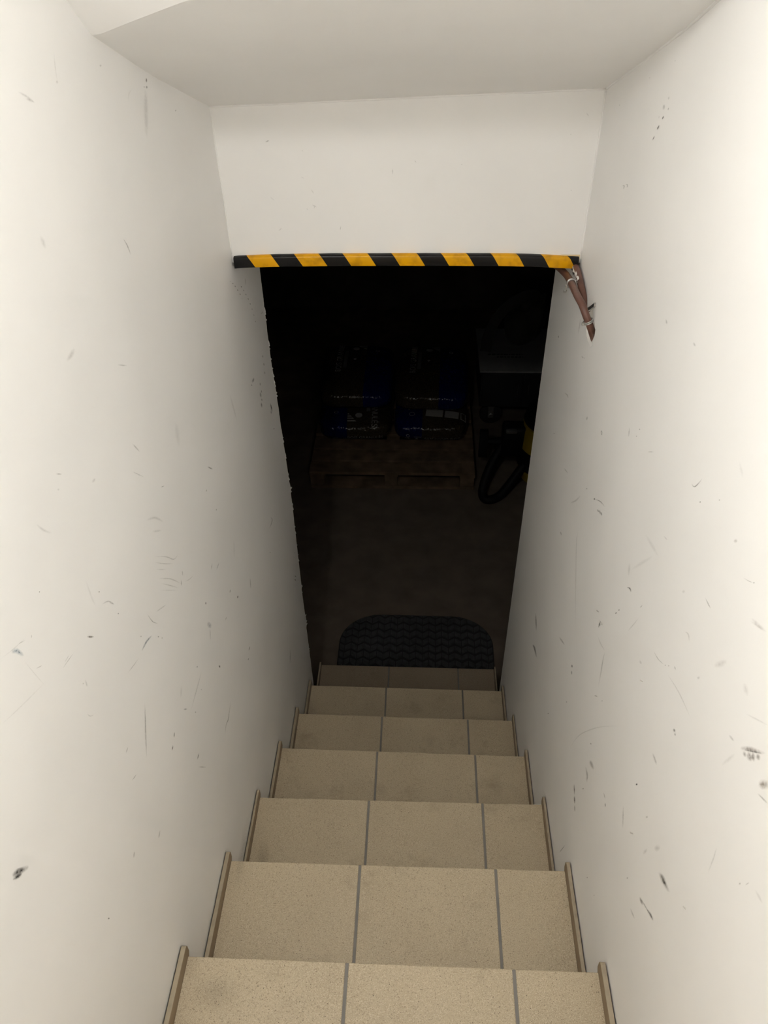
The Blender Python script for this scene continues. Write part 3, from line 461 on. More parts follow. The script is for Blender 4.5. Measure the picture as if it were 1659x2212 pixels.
('L','k',0.6,[(-3868,18216,-3820,18186,-3773,18157),(-3906,18208,-3825,18157,-3744,18106),(-3933,18187,-3831,18123,-3729,18058),(-3940,18150,-3838,18086,-3735,18021),(-3925,18103,-3844,18051,-3762,18000),(-3896,18052,-3849,18022,-3801,17992)]),
('L','k',0.6,[(-2766,17426,-2713,17393,-2659,17360),(-2805,17399,-2713,17342,-2621,17284),(-2829,17353,-2714,17281,-2597,17207),(-2830,17288,-2714,17215,-2597,17141),(-2807,17212,-2715,17153,-2622,17094),(-2769,17135,-2715,17101,-2661,17067)]),
('L','k',0.85,[(-4915,22069,-4894,22062,-4874,22054),(-4924,22067,-4890,22055,-4857,22043),(-4927,22061,-4884,22046,-4841,22031),(-4924,22053,-4878,22036,-4831,22020),(-4913,22041,-4870,22026,-4827,22010),(-4896,22026,-4862,22014,-4829,22003),(-4878,22014,-4857,22006,-4836,21999)]),
('L','k',0.85,[(-4743,21921,-4722,21913,-4701,21905),(-4752,21919,-4718,21906,-4683,21894),(-4755,21913,-4712,21897,-4668,21881),(-4752,21904,-4705,21887,-4657,21870),(-4741,21892,-4697,21876,-4653,21860),(-4723,21877,-4689,21864,-4655,21852),(-4705,21864,-4684,21856,-4662,21849)]),
('L','k',0.85,[(-4575,21748,-4553,21740,-4532,21732),(-4584,21746,-4549,21733,-4514,21720),(-4587,21740,-4542,21724,-4497,21707),(-4584,21731,-4535,21713,-4487,21696),(-4572,21718,-4528,21702,-4483,21686),(-4554,21703,-4519,21690,-4484,21677),(-4535,21690,-4513,21682,-4492,21674)]),
('L','k',0.85,[(-4404,21568,-4382,21560,-4359,21551),(-4413,21566,-4377,21553,-4341,21539),(-4416,21560,-4370,21543,-4324,21526),(-4413,21551,-4363,21533,-4313,21514),(-4401,21538,-4355,21521,-4309,21504),(-4382,21522,-4346,21509,-4310,21495),(-4363,21509,-4340,21500,-4318,21492)]),
('L','k',0.75,[(-4175,21647,-4154,21639,-4133,21631),(-4184,21645,-4150,21632,-4115,21618),(-4187,21637,-4143,21621,-4099,21604),(-4184,21627,-4137,21610,-4089,21592),(-4173,21614,-4129,21597,-4085,21581),(-4155,21597,-4121,21584,-4087,21571),(-4137,21583,-4115,21575,-4094,21567)]),
('L','k',0.75,[(-4008,21476,-3987,21468,-3965,21460),(-4017,21474,-3982,21460,-3947,21447),(-4021,21467,-3976,21449,-3931,21432),(-4017,21456,-3969,21438,-3920,21419),(-4006,21442,-3961,21425,-3916,21408),(-3988,21425,-3953,21412,-3917,21398),(-3969,21411,-3947,21402,-3925,21394)]),
('L','k',0.75,[(-3842,21295,-3819,21287,-3797,21278),(-3851,21293,-3815,21279,-3779,21265),(-3854,21285,-3808,21268,-3762,21250),(-3850,21275,-3801,21256,-3751,21236),(-3839,21260,-3793,21243,-3747,21225),(-3820,21243,-3784,21229,-3748,21215),(-3801,21228,-3778,21219,-3756,21211)]),
('L','k',0.75,[(-3684,21103,-3661,21094,-3638,21085),(-3693,21101,-3656,21086,-3619,21071),(-3696,21093,-3649,21075,-3602,21056),(-3693,21082,-3642,21062,-3591,21042),(-3681,21067,-3634,21049,-3587,21030),(-3662,21050,-3625,21035,-3588,21020),(-3641,21034,-3619,21025,-3596,21016)]),
('L','k',0.75,[(-3541,20904,-3518,20894,-3494,20885),(-3550,20901,-3513,20886,-3475,20871),(-3553,20894,-3506,20874,-3458,20855),(-3550,20883,-3498,20862,-3446,20841),(-3537,20867,-3490,20848,-3442,20829),(-3518,20849,-3481,20834,-3443,20819),(-3497,20833,-3474,20824,-3451,20814)]),
('L','k',0.5,[(-3420,20701,-3397,20691,-3373,20681),(-3430,20698,-3392,20682,-3353,20667),(-3433,20690,-3385,20670,-3336,20650),(-3429,20679,-3377,20658,-3324,20636),(-3416,20664,-3367,20644,-3319,20625),(-3395,20646,-3357,20631,-3320,20616),(-3374,20630,-3350,20621,-3327,20612)]),
('L','k',0.5,[(-3317,20490,-3293,20480,-3269,20469),(-3327,20487,-3288,20471,-3249,20454),(-3331,20479,-3281,20459,-3231,20438),(-3326,20468,-3273,20446,-3220,20424),(-3313,20452,-3264,20432,-3214,20412),(-3292,20434,-3253,20418,-3215,20402),(-3270,20418,-3246,20408,-3222,20398)]),
('L','k',0.5,[(-3228,20265,-3204,20255,-3180,20244),(-3238,20263,-3199,20246,-3159,20229),(-3242,20255,-3192,20233,-3141,20211),(-3237,20243,-3183,20220,-3129,20197),(-3223,20227,-3174,20206,-3124,20185),(-3202,20208,-3163,20192,-3124,20175),(-3180,20192,-3156,20182,-3132,20171)]),
('L','k',0.5,[(-5105,22189,-5096,22191,-5088,22192),(-5102,22184,-5089,22186,-5075,22188),(-5095,22178,-5077,22180,-5060,22183),(-5085,22172,-5066,22174,-5048,22177),(-5073,22166,-5055,22168,-5038,22171),(-5058,22160,-5044,22162,-5031,22164),(-5045,22157,-5036,22158,-5028,22159)]),
('L','k',0.5,[(-4278,21380,-4269,21381,-4259,21382),(-4277,21376,-4262,21377,-4247,21379),(-4272,21370,-4253,21372,-4234,21374),(-4264,21365,-4243,21367,-4223,21369),(-4253,21359,-4234,21361,-4215,21363),(-4239,21355,-4225,21356,-4210,21358),(-4227,21351,-4218,21352,-4209,21353)]),
('L','k',0.3,[(-3627,21611,-3605,21601,-3582,21590),(-3664,21590,-3625,21572,-3585,21554),(-3697,21561,-3648,21538,-3599,21516),(-3723,21525,-3674,21502,-3625,21479),(-3736,21486,-3697,21468,-3658,21450),(-3740,21450,-3718,21440,-3695,21429)]),
('L','k',0.4,[(-2459,20060,-2469,20071,-2479,20082),(-2409,20037,-2426,20055,-2444,20073),(-2336,20007,-2365,20033,-2395,20058),(-2262,19985,-2308,20016,-2354,20047),(-2208,19981,-2257,20011,-2307,20041),(-2170,19988,-2210,20012,-2250,20035),(-2152,19998,-2177,20013,-2202,20027)]),
('L','k',0.7,[(-3648,18466,-3623,18450,-3598,18435),(-3671,18461,-3627,18434,-3583,18407),(-3687,18449,-3632,18415,-3577,18381),(-3692,18428,-3637,18395,-3582,18361),(-3685,18402,-3641,18375,-3598,18349),(-3671,18375,-3645,18359,-3620,18344)]),
('L','k',0.7,[(-3734,18254,-3708,18238,-3683,18223),(-3756,18249,-3712,18222,-3669,18195),(-3772,18237,-3717,18203,-3662,18168),(-3777,18217,-3722,18182,-3667,18148),(-3770,18190,-3727,18163,-3683,18135),(-3756,18163,-3731,18147,-3706,18131)]),
('L','k',0.7,[(-2928,18868,-2901,18853,-2874,18837),(-2951,18862,-2905,18836,-2859,18810),(-2967,18850,-2909,18817,-2851,18784),(-2972,18829,-2914,18797,-2856,18764),(-2965,18804,-2919,18777,-2873,18751),(-2949,18776,-2923,18761,-2896,18746)]),
('L','k',0.7,[(-2958,18623,-2931,18607,-2905,18592),(-2981,18618,-2935,18591,-2889,18564),(-2998,18605,-2940,18572,-2881,18538),(-3003,18584,-2945,18551,-2886,18517),(-2995,18558,-2949,18531,-2903,18504),(-2980,18530,-2953,18515,-2926,18499)]),
('L','k',0.7,[(-2934,19112,-2907,19098,-2880,19083),(-2956,19107,-2911,19082,-2865,19057),(-2973,19095,-2915,19063,-2858,19031),(-2977,19074,-2920,19043,-2862,19011),(-2970,19049,-2924,19024,-2879,18998),(-2955,19022,-2928,19008,-2902,18993)]),
('L','k',0.7,[(-2846,17263,-2818,17245,-2789,17226),(-2870,17258,-2822,17227,-2773,17195),(-2887,17246,-2826,17206,-2765,17166),(-2892,17223,-2831,17183,-2770,17143),(-2885,17194,-2836,17162,-2787,17130),(-2868,17163,-2840,17145,-2811,17126)]),
('L','k',0.7,[(-3670,18706,-3645,18691,-3619,18676),(-3692,18701,-3649,18676,-3605,18650),(-3708,18689,-3653,18657,-3599,18624),(-3713,18669,-3658,18636,-3604,18604),(-3706,18644,-3663,18618,-3620,18592),(-3692,18617,-3667,18602,-3642,18586)]),
('L','k',0.7,[(-2793,17495,-2765,17477,-2736,17460),(-2805,17471,-2759,17443,-2713,17416),(-2809,17430,-2750,17395,-2692,17359),(-2800,17382,-2737,17345,-2674,17307),(-2774,17328,-2716,17294,-2658,17260),(-2735,17268,-2690,17242,-2645,17215),(-2700,17221,-2671,17205,-2643,17189)]),
('L','k',0.5,[(-2858,16639,-2836,16638,-2814,16636),(-2849,16623,-2814,16621,-2779,16618),(-2829,16600,-2784,16597,-2738,16594),(-2802,16576,-2753,16572,-2704,16569),(-2767,16551,-2722,16548,-2676,16545),(-2726,16526,-2691,16523,-2655,16521),(-2691,16508,-2669,16506,-2647,16505)]),
('L','k',0.9,[(-2640,10310,-2615,10294,-2590,10277),(-2616,10269,-2574,10240,-2531,10211),(-2578,10212,-2525,10176,-2471,10139),(-2526,10143,-2472,10106,-2417,10069),(-2465,10070,-2422,10041,-2379,10012),(-2405,10003,-2380,9986,-2354,9969)]),
('L','k',0.9,[(-2764,10265,-2739,10247,-2714,10230),(-2736,10215,-2692,10185,-2649,10155),(-2691,10148,-2637,10110,-2582,10072),(-2631,10068,-2576,10030,-2521,9991),(-2563,9985,-2520,9954,-2476,9923),(-2497,9908,-2471,9890,-2446,9872)]),
('L','k',0.5,[(-4704,14863,-4681,14848,-4658,14833),(-4667,14798,-4629,14773,-4591,14747),(-4616,14711,-4563,14669,-4510,14628),(-4622,14656,-4565,14603,-4509,14550),(-4750,14661,-4702,14613,-4654,14564),(-4940,14698,-4904,14660,-4868,14623),(-5072,14719,-5050,14696,-5028,14673)]),
('L','k',0.35,[(-4756,8977,-4726,8940,-4697,8902),(-4839,8934,-4789,8871,-4738,8806),(-4926,8870,-4862,8789,-4798,8707),(-5005,8782,-4941,8701,-4878,8619),(-5065,8684,-5015,8619,-4964,8554),(-5106,8588,-5077,8550,-5048,8512)]),
('L','k',0.7,[(-5401,14118,-5388,14115,-5376,14113),(-5397,14107,-5377,14103,-5358,14100),(-5386,14090,-5361,14086,-5336,14082),(-5372,14073,-5345,14068,-5318,14064),(-5354,14055,-5329,14051,-5304,14046),(-5333,14037,-5313,14033,-5293,14030),(-5314,14023,-5302,14021,-5289,14019)]),
('L','k',0.6,[(-2201,10980,-2187,10977,-2172,10973),(-2198,10970,-2175,10964,-2151,10957),(-2187,10953,-2157,10945,-2127,10937),(-2172,10935,-2140,10926,-2107,10918),(-2152,10915,-2122,10907,-2092,10899),(-2128,10895,-2105,10889,-2081,10882),(-2107,10879,-2092,10875,-2078,10872)]),
('L','b',0.85,[(-8153,26857,-8133,26852,-8112,26848),(-8174,26850,-8139,26842,-8103,26835),(-8190,26840,-8146,26831,-8101,26822),(-8198,26827,-8154,26818,-8109,26809),(-8196,26814,-8161,26806,-8125,26799),(-8187,26801,-8167,26796,-8146,26792)]),
('L','b',0.6,[(-8211,26765,-8188,26760,-8166,26755),(-8232,26762,-8194,26754,-8155,26745),(-8248,26757,-8200,26746,-8151,26735),(-8255,26749,-8206,26738,-8157,26727),(-8251,26739,-8212,26730,-8174,26722),(-8240,26729,-8218,26724,-8195,26719)]),
('L','b',0.4,[(-8367,26780,-8364,26782,-8360,26785),(-8352,26774,-8346,26778,-8341,26782),(-8333,26768,-8326,26773,-8319,26778),(-8311,26762,-8304,26767,-8297,26773),(-8289,26758,-8283,26762,-8278,26767),(-8269,26755,-8266,26758,-8263,26760)]),
('L','k',0.16,[(-8323,26743,-8265,26730,-8206,26717),(-8403,26694,-8310,26673,-8216,26651),(-8493,26617,-8375,26589,-8255,26561),(-8575,26523,-8448,26493,-8318,26461),(-8652,26400,-8535,26371,-8416,26341),(-8721,26260,-8629,26236,-8537,26212),(-8753,26156,-8696,26141,-8639,26125)]),
('L','b',0.15,[(-11272,27792,-11263,27790,-11253,27789),(-11296,27755,-11281,27753,-11266,27750),(-11327,27702,-11308,27699,-11289,27696),(-11352,27650,-11332,27646,-11311,27643),(-11371,27599,-11352,27596,-11333,27593),(-11385,27550,-11370,27547,-11355,27545),(-11391,27514,-11382,27513,-11373,27511)]),
('L','b',0.25,[(-11393,27527,-11378,27524,-11364,27521),(-11407,27523,-11382,27518,-11358,27513),(-11418,27516,-11387,27510,-11356,27504),(-11423,27509,-11392,27502,-11361,27496),(-11422,27500,-11397,27495,-11372,27490),(-11415,27492,-11401,27489,-11387,27486)]),
('L','k',0.2,[(-12429,27640,-12418,27643,-12407,27646),(-12390,27615,-12372,27619,-12354,27624),(-12330,27579,-12306,27585,-12282,27591),(-12270,27545,-12243,27550,-12215,27556),(-12214,27510,-12187,27514,-12159,27518),(-12156,27475,-12134,27477,-12112,27480),(-12110,27450,-12096,27451,-12083,27453)]),
('L','k',0.25,[(-9960,27383,-9948,27388,-9936,27393),(-9958,27377,-9939,27385,-9920,27393),(-9950,27371,-9925,27381,-9901,27391),(-9939,27366,-9912,27377,-9886,27388),(-9923,27362,-9899,27373,-9874,27383),(-9905,27361,-9885,27369,-9866,27377),(-9888,27361,-9876,27366,-9864,27371)]),
('L','k',0.5,[(-6945,26087,-6958,26093,-6971,26100),(-6916,26083,-6938,26094,-6961,26105),(-6887,26080,-6915,26094,-6943,26108),(-6862,26081,-6890,26095,-6918,26109),(-6845,26084,-6867,26096,-6889,26107),(-6834,26090,-6847,26096,-6860,26103)]),
('L','k',0.1,[(-9123,26762,-9139,26765,-9154,26769),(-9096,26783,-9121,26789,-9147,26795),(-9063,26814,-9095,26822,-9127,26830),(-9025,26837,-9056,26848,-9088,26858),(-8970,26848,-8993,26859,-9016,26870),(-8902,26854,-8917,26863,-8933,26872),(-8853,26859,-8863,26865,-8872,26870)]),
('R','b',0.5,[(-16494,22150,-16484,22165,-16475,22179),(-16524,22183,-16510,22204,-16497,22225),(-16563,22232,-16547,22259,-16532,22286),(-16600,22278,-16584,22312,-16569,22346),(-16630,22316,-16616,22356,-16602,22395),(-16660,22355,-16647,22397,-16635,22440),(-16697,22406,-16687,22448,-16677,22489),(-16753,22483,-16745,22520,-16738,22556),(-16816,22570,-16810,22599,-16804,22627),(-16860,22634,-16855,22654,-16851,22673)]),
('R','k',0.5,[(-16564,22248,-16561,22253,-16559,22259),(-16601,22294,-16598,22303,-16594,22312),(-16653,22361,-16648,22372,-16644,22384),(-16701,22425,-16697,22437,-16692,22450),(-16744,22484,-16740,22496,-16736,22508),(-16785,22542,-16782,22551,-16779,22560),(-16812,22583,-16810,22589,-16809,22594)]),
('R','b',0.4,[(-16546,22206,-16557,22227,-16567,22248),(-16551,22188,-16569,22225,-16587,22261),(-16562,22176,-16584,22222,-16606,22268),(-16578,22173,-16600,22220,-16622,22265),(-16597,22180,-16615,22217,-16632,22253),(-16617,22194,-16627,22215,-16637,22236)]),
('R','b',0.5,[(-16611,22294,-16631,22331,-16651,22369),(-16613,22259,-16647,22325,-16681,22389),(-16624,22234,-16667,22317,-16709,22397),(-16645,22226,-16688,22308,-16730,22389),(-16674,22235,-16707,22300,-16740,22364),(-16704,22256,-16724,22293,-16743,22331)]),
('R','b',0.5,[(-16678,22397,-16690,22418,-16702,22439),(-16682,22371,-16703,22408,-16724,22444),(-16693,22349,-16719,22395,-16745,22440),(-16710,22336,-16736,22382,-16762,22427),(-16731,22333,-16752,22369,-16772,22405),(-16753,22337,-16765,22358,-16777,22379)]),
('R','b',0.45,[(-16742,22477,-16756,22504,-16770,22531),(-16743,22452,-16767,22499,-16792,22545),(-16750,22434,-16781,22492,-16812,22550),(-16765,22427,-16796,22485,-16826,22543),(-16785,22432,-16810,22479,-16834,22525),(-16807,22446,-16821,22473,-16835,22500)]),
('R','b',0.5,[(-17005,22283,-16982,22290,-16959,22297),(-17030,22302,-16994,22315,-16957,22328),(-17050,22320,-17011,22351,-16972,22381),(-17058,22327,-17033,22389,-17009,22451),(-17077,22359,-17066,22432,-17054,22504),(-17110,22418,-17103,22477,-17097,22535),(-17134,22471,-17130,22508,-17126,22544)]),
('R','k',0.35,[(-17023,22197,-17025,22208,-17027,22219),(-17059,22216,-17062,22235,-17065,22255),(-17101,22243,-17105,22267,-17109,22291),(-17147,22276,-17151,22300,-17155,22324),(-17190,22312,-17193,22331,-17196,22350),(-17226,22346,-17228,22357,-17230,22368)]),
('R','k',0.55,[(-16156,18424,-16170,18475,-16184,18527),(-16176,18424,-16196,18497,-16215,18569),(-16206,18434,-16232,18527,-16257,18618),(-16236,18444,-16268,18553,-16300,18659),(-16259,18449,-16297,18566,-16335,18682),(-16289,18460,-16326,18577,-16363,18692),(-16334,18489,-16366,18597,-16398,18702),(-16405,18546,-16431,18638,-16457,18728),(-16486,18616,-16506,18687,-16525,18758),(-16545,18673,-16558,18723,-16572,18772)]),
('R','k',0.6,[(-16282,18525,-16290,18552,-16299,18580),(-16300,18519,-16314,18567,-16328,18614),(-16324,18524,-16342,18583,-16359,18642),(-16354,18542,-16371,18601,-16389,18660),(-16385,18571,-16399,18618,-16412,18664),(-16414,18604,-16422,18632,-16430,18659)]),
('R','k',0.5,[(-15996,17231,-16008,17269,-16020,17307),(-16014,17215,-16035,17280,-16056,17345),(-16040,17211,-16067,17293,-16093,17375),(-16075,17225,-16101,17307,-16127,17388),(-16112,17255,-16132,17320,-16153,17384),(-16147,17293,-16159,17331,-16171,17368)]),
('R','k',0.6,[(-16279,17482,-16287,17516,-16296,17550),(-16308,17493,-16321,17548,-16335,17603),(-16352,17523,-16369,17593,-16386,17663),(-16393,17554,-16414,17631,-16434,17707),(-16433,17584,-16453,17656,-16473,17727),(-16473,17618,-16490,17674,-16506,17730),(-16505,17651,-16515,17686,-16525,17721)]),
('R','k',0.4,[(-16076,17320,-16081,17338,-16086,17356),(-16124,17350,-16132,17381,-16140,17411),(-16181,17392,-16191,17431,-16201,17469),(-16244,17446,-16254,17484,-16264,17521),(-16304,17502,-16312,17532,-16319,17562),(-16356,17556,-16360,17573,-16364,17590)]),
('R','k',0.65,[(-13376,23285,-13384,23294,-13392,23302),(-13390,23282,-13401,23294,-13411,23305),(-13413,23281,-13424,23294,-13436,23308),(-13438,23285,-13447,23300,-13456,23314),(-13465,23297,-13467,23309,-13469,23321),(-13495,23318,-13486,23323,-13477,23328),(-13523,23347,-13506,23344,-13490,23342),(-13547,23382,-13529,23376,-13510,23371),(-13571,23423,-13553,23416,-13535,23409),(-13592,23463,-13576,23457,-13559,23450),(-13613,23507,-13598,23501,-13583,23494),(-13631,23550,-13619,23545,-13607,23540),(-13643,23580,-13634,23576,-13625,23572)]),
('R','k',0.95,[(-9288,19556,-9290,19571,-9293,19585),(-9301,19558,-9305,19581,-9310,19605),(-9321,19567,-9326,19597,-9332,19627),(-9341,19580,-9348,19613,-9354,19645),(-9363,19598,-9369,19628,-9374,19658),(-9385,19620,-9390,19644,-9394,19667),(-9401,19640,-9404,19654,-9407,19669)]),
('R','k',0.6,[(-9360,19615,-9363,19626,-9366,19636),(-9439,19669,-9444,19683,-9448,19698),(-9550,19745,-9556,19763,-9562,19782),(-9644,19808,-9653,19831,-9662,19853),(-9698,19843,-9711,19870,-9724,19896),(-9736,19867,-9756,19897,-9776,19928),(-9795,19900,-9818,19931,-9841,19961),(-9903,19956,-9924,19983,-9945,20010),(-10029,20018,-10045,20040,-10062,20061),(-10119,20064,-10130,20079,-10142,20094)]),
('R','k',0.6,[(-9665,19623,-9688,19646,-9712,19670),(-9669,19608,-9709,19649,-9749,19690),(-9684,19601,-9734,19652,-9784,19703),(-9711,19605,-9761,19656,-9811,19707),(-9746,19618,-9786,19659,-9825,19699),(-9784,19638,-9807,19662,-9830,19685)]),
('R','k',0.6,[(-9787,19716,-9811,19740,-9835,19763),(-9794,19698,-9836,19738,-9877,19778),(-9813,19686,-9865,19736,-9917,19786),(-9845,19684,-9897,19734,-9948,19784),(-9885,19692,-9926,19733,-9967,19772),(-9927,19708,-9950,19731,-9974,19754)]),
('R','k',0.6,[(-9917,19775,-9941,19798,-9964,19821),(-9919,19756,-9960,19796,-10001,19835),(-9931,19743,-9983,19793,-10034,19843),(-9956,19741,-10007,19790,-10058,19840),(-9990,19748,-10030,19788,-10071,19827),(-10026,19763,-10050,19786,-10073,19808)]),
('R','k',0.9,[(-12200,20097,-12197,20104,-12194,20111),(-12228,20121,-12224,20131,-12220,20141),(-12264,20153,-12262,20169,-12261,20185),(-12289,20173,-12298,20201,-12307,20228),(-12306,20182,-12327,20220,-12348,20257),(-12326,20192,-12353,20232,-12380,20272),(-12346,20201,-12376,20239,-12405,20278),(-12367,20206,-12395,20239,-12423,20273),(-12389,20208,-12412,20234,-12435,20261),(-12407,20211,-12423,20230,-12439,20249)]),
('R','k',0.85,[(-12017,19228,-12002,19217,-11987,19206),(-12037,19256,-12011,19237,-11986,19218),(-12054,19284,-12022,19261,-11990,19237),(-12066,19309,-12034,19286,-12002,19263),(-12071,19328,-12045,19310,-12020,19291),(-12070,19340,-12055,19329,-12040,19319)]),
('R','k',0.85,[(-12124,19435,-12109,19424,-12094,19413),(-12140,19456,-12115,19437,-12090,19419),(-12154,19477,-12122,19453,-12090,19429),(-12161,19493,-12130,19470,-12098,19446),(-12162,19504,-12137,19485,-12111,19467),(-12157,19509,-12143,19498,-12128,19488)]),
('R','k',0.8,[(-11367,18094,-11348,18074,-11329,18055),(-11385,18150,-11352,18117,-11320,18083),(-11399,18208,-11358,18167,-11317,18125),(-11405,18261,-11364,18220,-11322,18179),(-11402,18302,-11369,18269,-11336,18237),(-11393,18330,-11374,18311,-11355,18292)]),
('R','k',0.45,[(-12690,15623,-12724,15690,-12758,15756),(-12698,15594,-12753,15701,-12808,15807),(-12726,15581,-12796,15718,-12865,15852),(-12773,15595,-12846,15741,-12917,15884),(-12844,15640,-12909,15774,-12974,15906),(-12929,15709,-12979,15813,-13029,15915),(-12998,15776,-13029,15840,-13059,15903)]),
('R','k',0.4,[(-12580,15204,-12602,15246,-12625,15287),(-12626,15186,-12662,15253,-12697,15319),(-12698,15176,-12744,15260,-12790,15344),(-12759,15160,-12810,15250,-12860,15340),(-12795,15123,-12844,15205,-12892,15287),(-12824,15079,-12862,15143,-12901,15206),(-12850,15057,-12874,15097,-12898,15136)]),
('R','k',0.7,[(-12765,14653,-12765,14666,-12765,14680),(-12773,14657,-12773,14679,-12773,14701),(-12784,14668,-12784,14696,-12784,14724),(-12795,14684,-12795,14714,-12796,14744),(-12807,14704,-12807,14732,-12807,14760),(-12818,14728,-12818,14750,-12818,14771),(-12826,14748,-12826,14762,-12826,14775)]),
('R','k',0.7,[(-12236,13923,-12255,13957,-12274,13991),(-12256,13873,-12288,13932,-12321,13990),(-12287,13828,-12328,13902,-12369,13976),(-12330,13796,-12370,13870,-12411,13944),(-12378,13781,-12410,13840,-12442,13899),(-12425,13780,-12443,13815,-12462,13849)]),
('R','k',0.75,[(-12423,13763,-12446,13804,-12468,13845),(-12433,13715,-12471,13786,-12509,13857),(-12454,13676,-12502,13765,-12549,13854),(-12486,13653,-12534,13743,-12582,13832),(-12527,13651,-12564,13722,-12602,13793),(-12568,13663,-12590,13705,-12612,13746)]),
('R','k',0.6,[(-12584,13660,-12599,13688,-12613,13715),(-12596,13626,-12621,13674,-12645,13721),(-12615,13597,-12646,13658,-12677,13717),(-12643,13580,-12674,13640,-12705,13700),(-12675,13576,-12699,13624,-12724,13671),(-12707,13582,-12721,13610,-12735,13638)]),
('R','k',0.4,[(-13725,16254,-13734,16273,-13744,16293),(-13746,16244,-13762,16278,-13779,16312),(-13774,16242,-13795,16284,-13815,16327),(-13809,16248,-13830,16291,-13850,16333),(-13846,16263,-13862,16297,-13878,16330),(-13880,16282,-13889,16301,-13899,16321)]),
('R','k',0.6,[(-13913,16219,-13926,16244,-13939,16268),(-13916,16195,-13938,16238,-13959,16280),(-13924,16177,-13951,16230,-13978,16283),(-13938,16170,-13966,16223,-13993,16275),(-13957,16173,-13979,16215,-14001,16257),(-13978,16185,-13990,16209,-14003,16234)]),
('R','k',0.5,[(-14570,17352,-14577,17366,-14584,17379),(-14597,17305,-14609,17327,-14621,17350),(-14640,17244,-14655,17273,-14670,17301),(-14685,17187,-14701,17218,-14717,17249),(-14733,17135,-14747,17164,-14762,17192),(-14782,17086,-14793,17109,-14805,17131),(-14819,17057,-14826,17071,-14833,17085)]),
('R','k',0.95,[(-14707,18262,-14706,18278,-14704,18294),(-14716,18265,-14714,18291,-14712,18316),(-14729,18276,-14726,18309,-14724,18341),(-14741,18292,-14738,18327,-14735,18362),(-14753,18312,-14751,18345,-14748,18377),(-14765,18337,-14763,18363,-14760,18388),(-14772,18359,-14771,18375,-14770,18391)]),
('R','k',0.5,[(-15117,20444,-15130,20467,-15142,20490),(-15117,20427,-15140,20466,-15162,20505),(-15123,20415,-15151,20464,-15179,20513),(-15136,20413,-15164,20462,-15192,20511),(-15154,20421,-15176,20460,-15198,20499),(-15173,20436,-15186,20459,-15198,20482)]),
('R','k',0.45,[(-15184,20437,-15194,20454,-15203,20472),(-15186,20424,-15202,20455,-15218,20485),(-15191,20417,-15211,20455,-15231,20493),(-15202,20418,-15222,20456,-15241,20494),(-15215,20426,-15231,20456,-15247,20487),(-15230,20439,-15239,20457,-15248,20475)]),
('R','k',0.2,[(-11486,14122,-11465,14095,-11443,14068),(-11554,14344,-11527,14310,-11500,14276),(-11648,14648,-11616,14609,-11584,14571),(-11752,14942,-11717,14904,-11682,14866),(-11848,15175,-11814,15142,-11780,15109),(-11954,15401,-11923,15377,-11892,15353),(-12104,15693,-12077,15677,-12050,15661),(-12310,16078,-12287,16068,-12264,16057),(-12549,16507,-12530,16503,-12512,16498),(-12801,16938,-12788,16940,-12776,16942),(-13102,17419,-13094,17424,-13086,17430),(-13409,17891,-13403,17897,-13398,17902),(-13612,18204,-13608,18208,-13604,18212)]),
('R','k',0.22,[(-14470,20768,-14475,20779,-14480,20790),(-14586,20820,-14594,20837,-14602,20854),(-14751,20895,-14761,20917,-14771,20939),(-14918,20964,-14929,20987,-14941,21010),(-15095,21019,-15106,21040,-15116,21061),(-15275,21069,-15283,21085,-15291,21101),(-15400,21105,-15405,21114,-15410,21124)]),
('R','k',0.3,[(-11987,18168,-12004,18187,-12022,18206),(-11980,18093,-12004,18120,-12029,18148),(-11974,17989,-12006,18024,-12037,18059),(-11976,17885,-12012,17927,-12048,17969),(-11990,17797,-12029,17843,-12067,17889),(-12012,17712,-12051,17759,-12089,17806),(-12037,17616,-12073,17660,-12109,17703),(-12066,17481,-12098,17519,-12129,17558),(-12098,17331,-12123,17362,-12148,17393),(-12123,17227,-12141,17250,-12158,17272)]),
('R','k',0.22,[(-11397,17912,-11409,17930,-11422,17949),(-11468,17924,-11489,17953,-11509,17981),(-11575,17948,-11600,17985,-11625,18021),(-11686,17986,-11711,18025,-11736,18063),(-11800,18046,-11821,18080,-11842,18115),(-11914,18117,-11929,18143,-11945,18169),(-11995,18171,-12004,18187,-12014,18203)]),
('R','k',0.4,[(-13855,20502,-13861,20512,-13866,20522),(-13909,20517,-13918,20533,-13926,20548),(-13987,20544,-13998,20563,-14008,20582),(-14068,20581,-14077,20601,-14087,20620),(-14151,20636,-14157,20653,-14163,20670),(-14232,20700,-14236,20713,-14240,20725),(-14288,20747,-14290,20754,-14293,20762)]),
('R','k',0.6,[(-14309,20765,-14309,20772,-14308,20779),(-14314,20765,-14313,20777,-14312,20788),(-14320,20769,-14319,20783,-14318,20798),(-14327,20775,-14326,20790,-14325,20805),(-14333,20783,-14332,20797,-14331,20811),(-14339,20793,-14339,20804,-14338,20815),(-14343,20802,-14343,20809,-14342,20815)]),
('R','k',0.6,[(-14408,20878,-14408,20885,-14407,20891),(-14413,20879,-14412,20889,-14411,20900),(-14419,20882,-14418,20896,-14417,20910),(-14425,20888,-14424,20903,-14423,20918),(-14432,20895,-14430,20909,-14429,20923),(-14438,20905,-14437,20916,-14436,20927),(-14442,20914,-14441,20921,-14440,20927)]),
('R','k',0.5,[(-14702,22580,-14708,22589,-14714,22598),(-14725,22577,-14734,22592,-14743,22606),(-14759,22578,-14771,22596,-14783,22614),(-14796,22582,-14808,22601,-14820,22621),(-14835,22590,-14846,22608,-14857,22626),(-14875,22602,-14884,22616,-14892,22630),(-14905,22613,-14910,22621,-14915,22630)]),
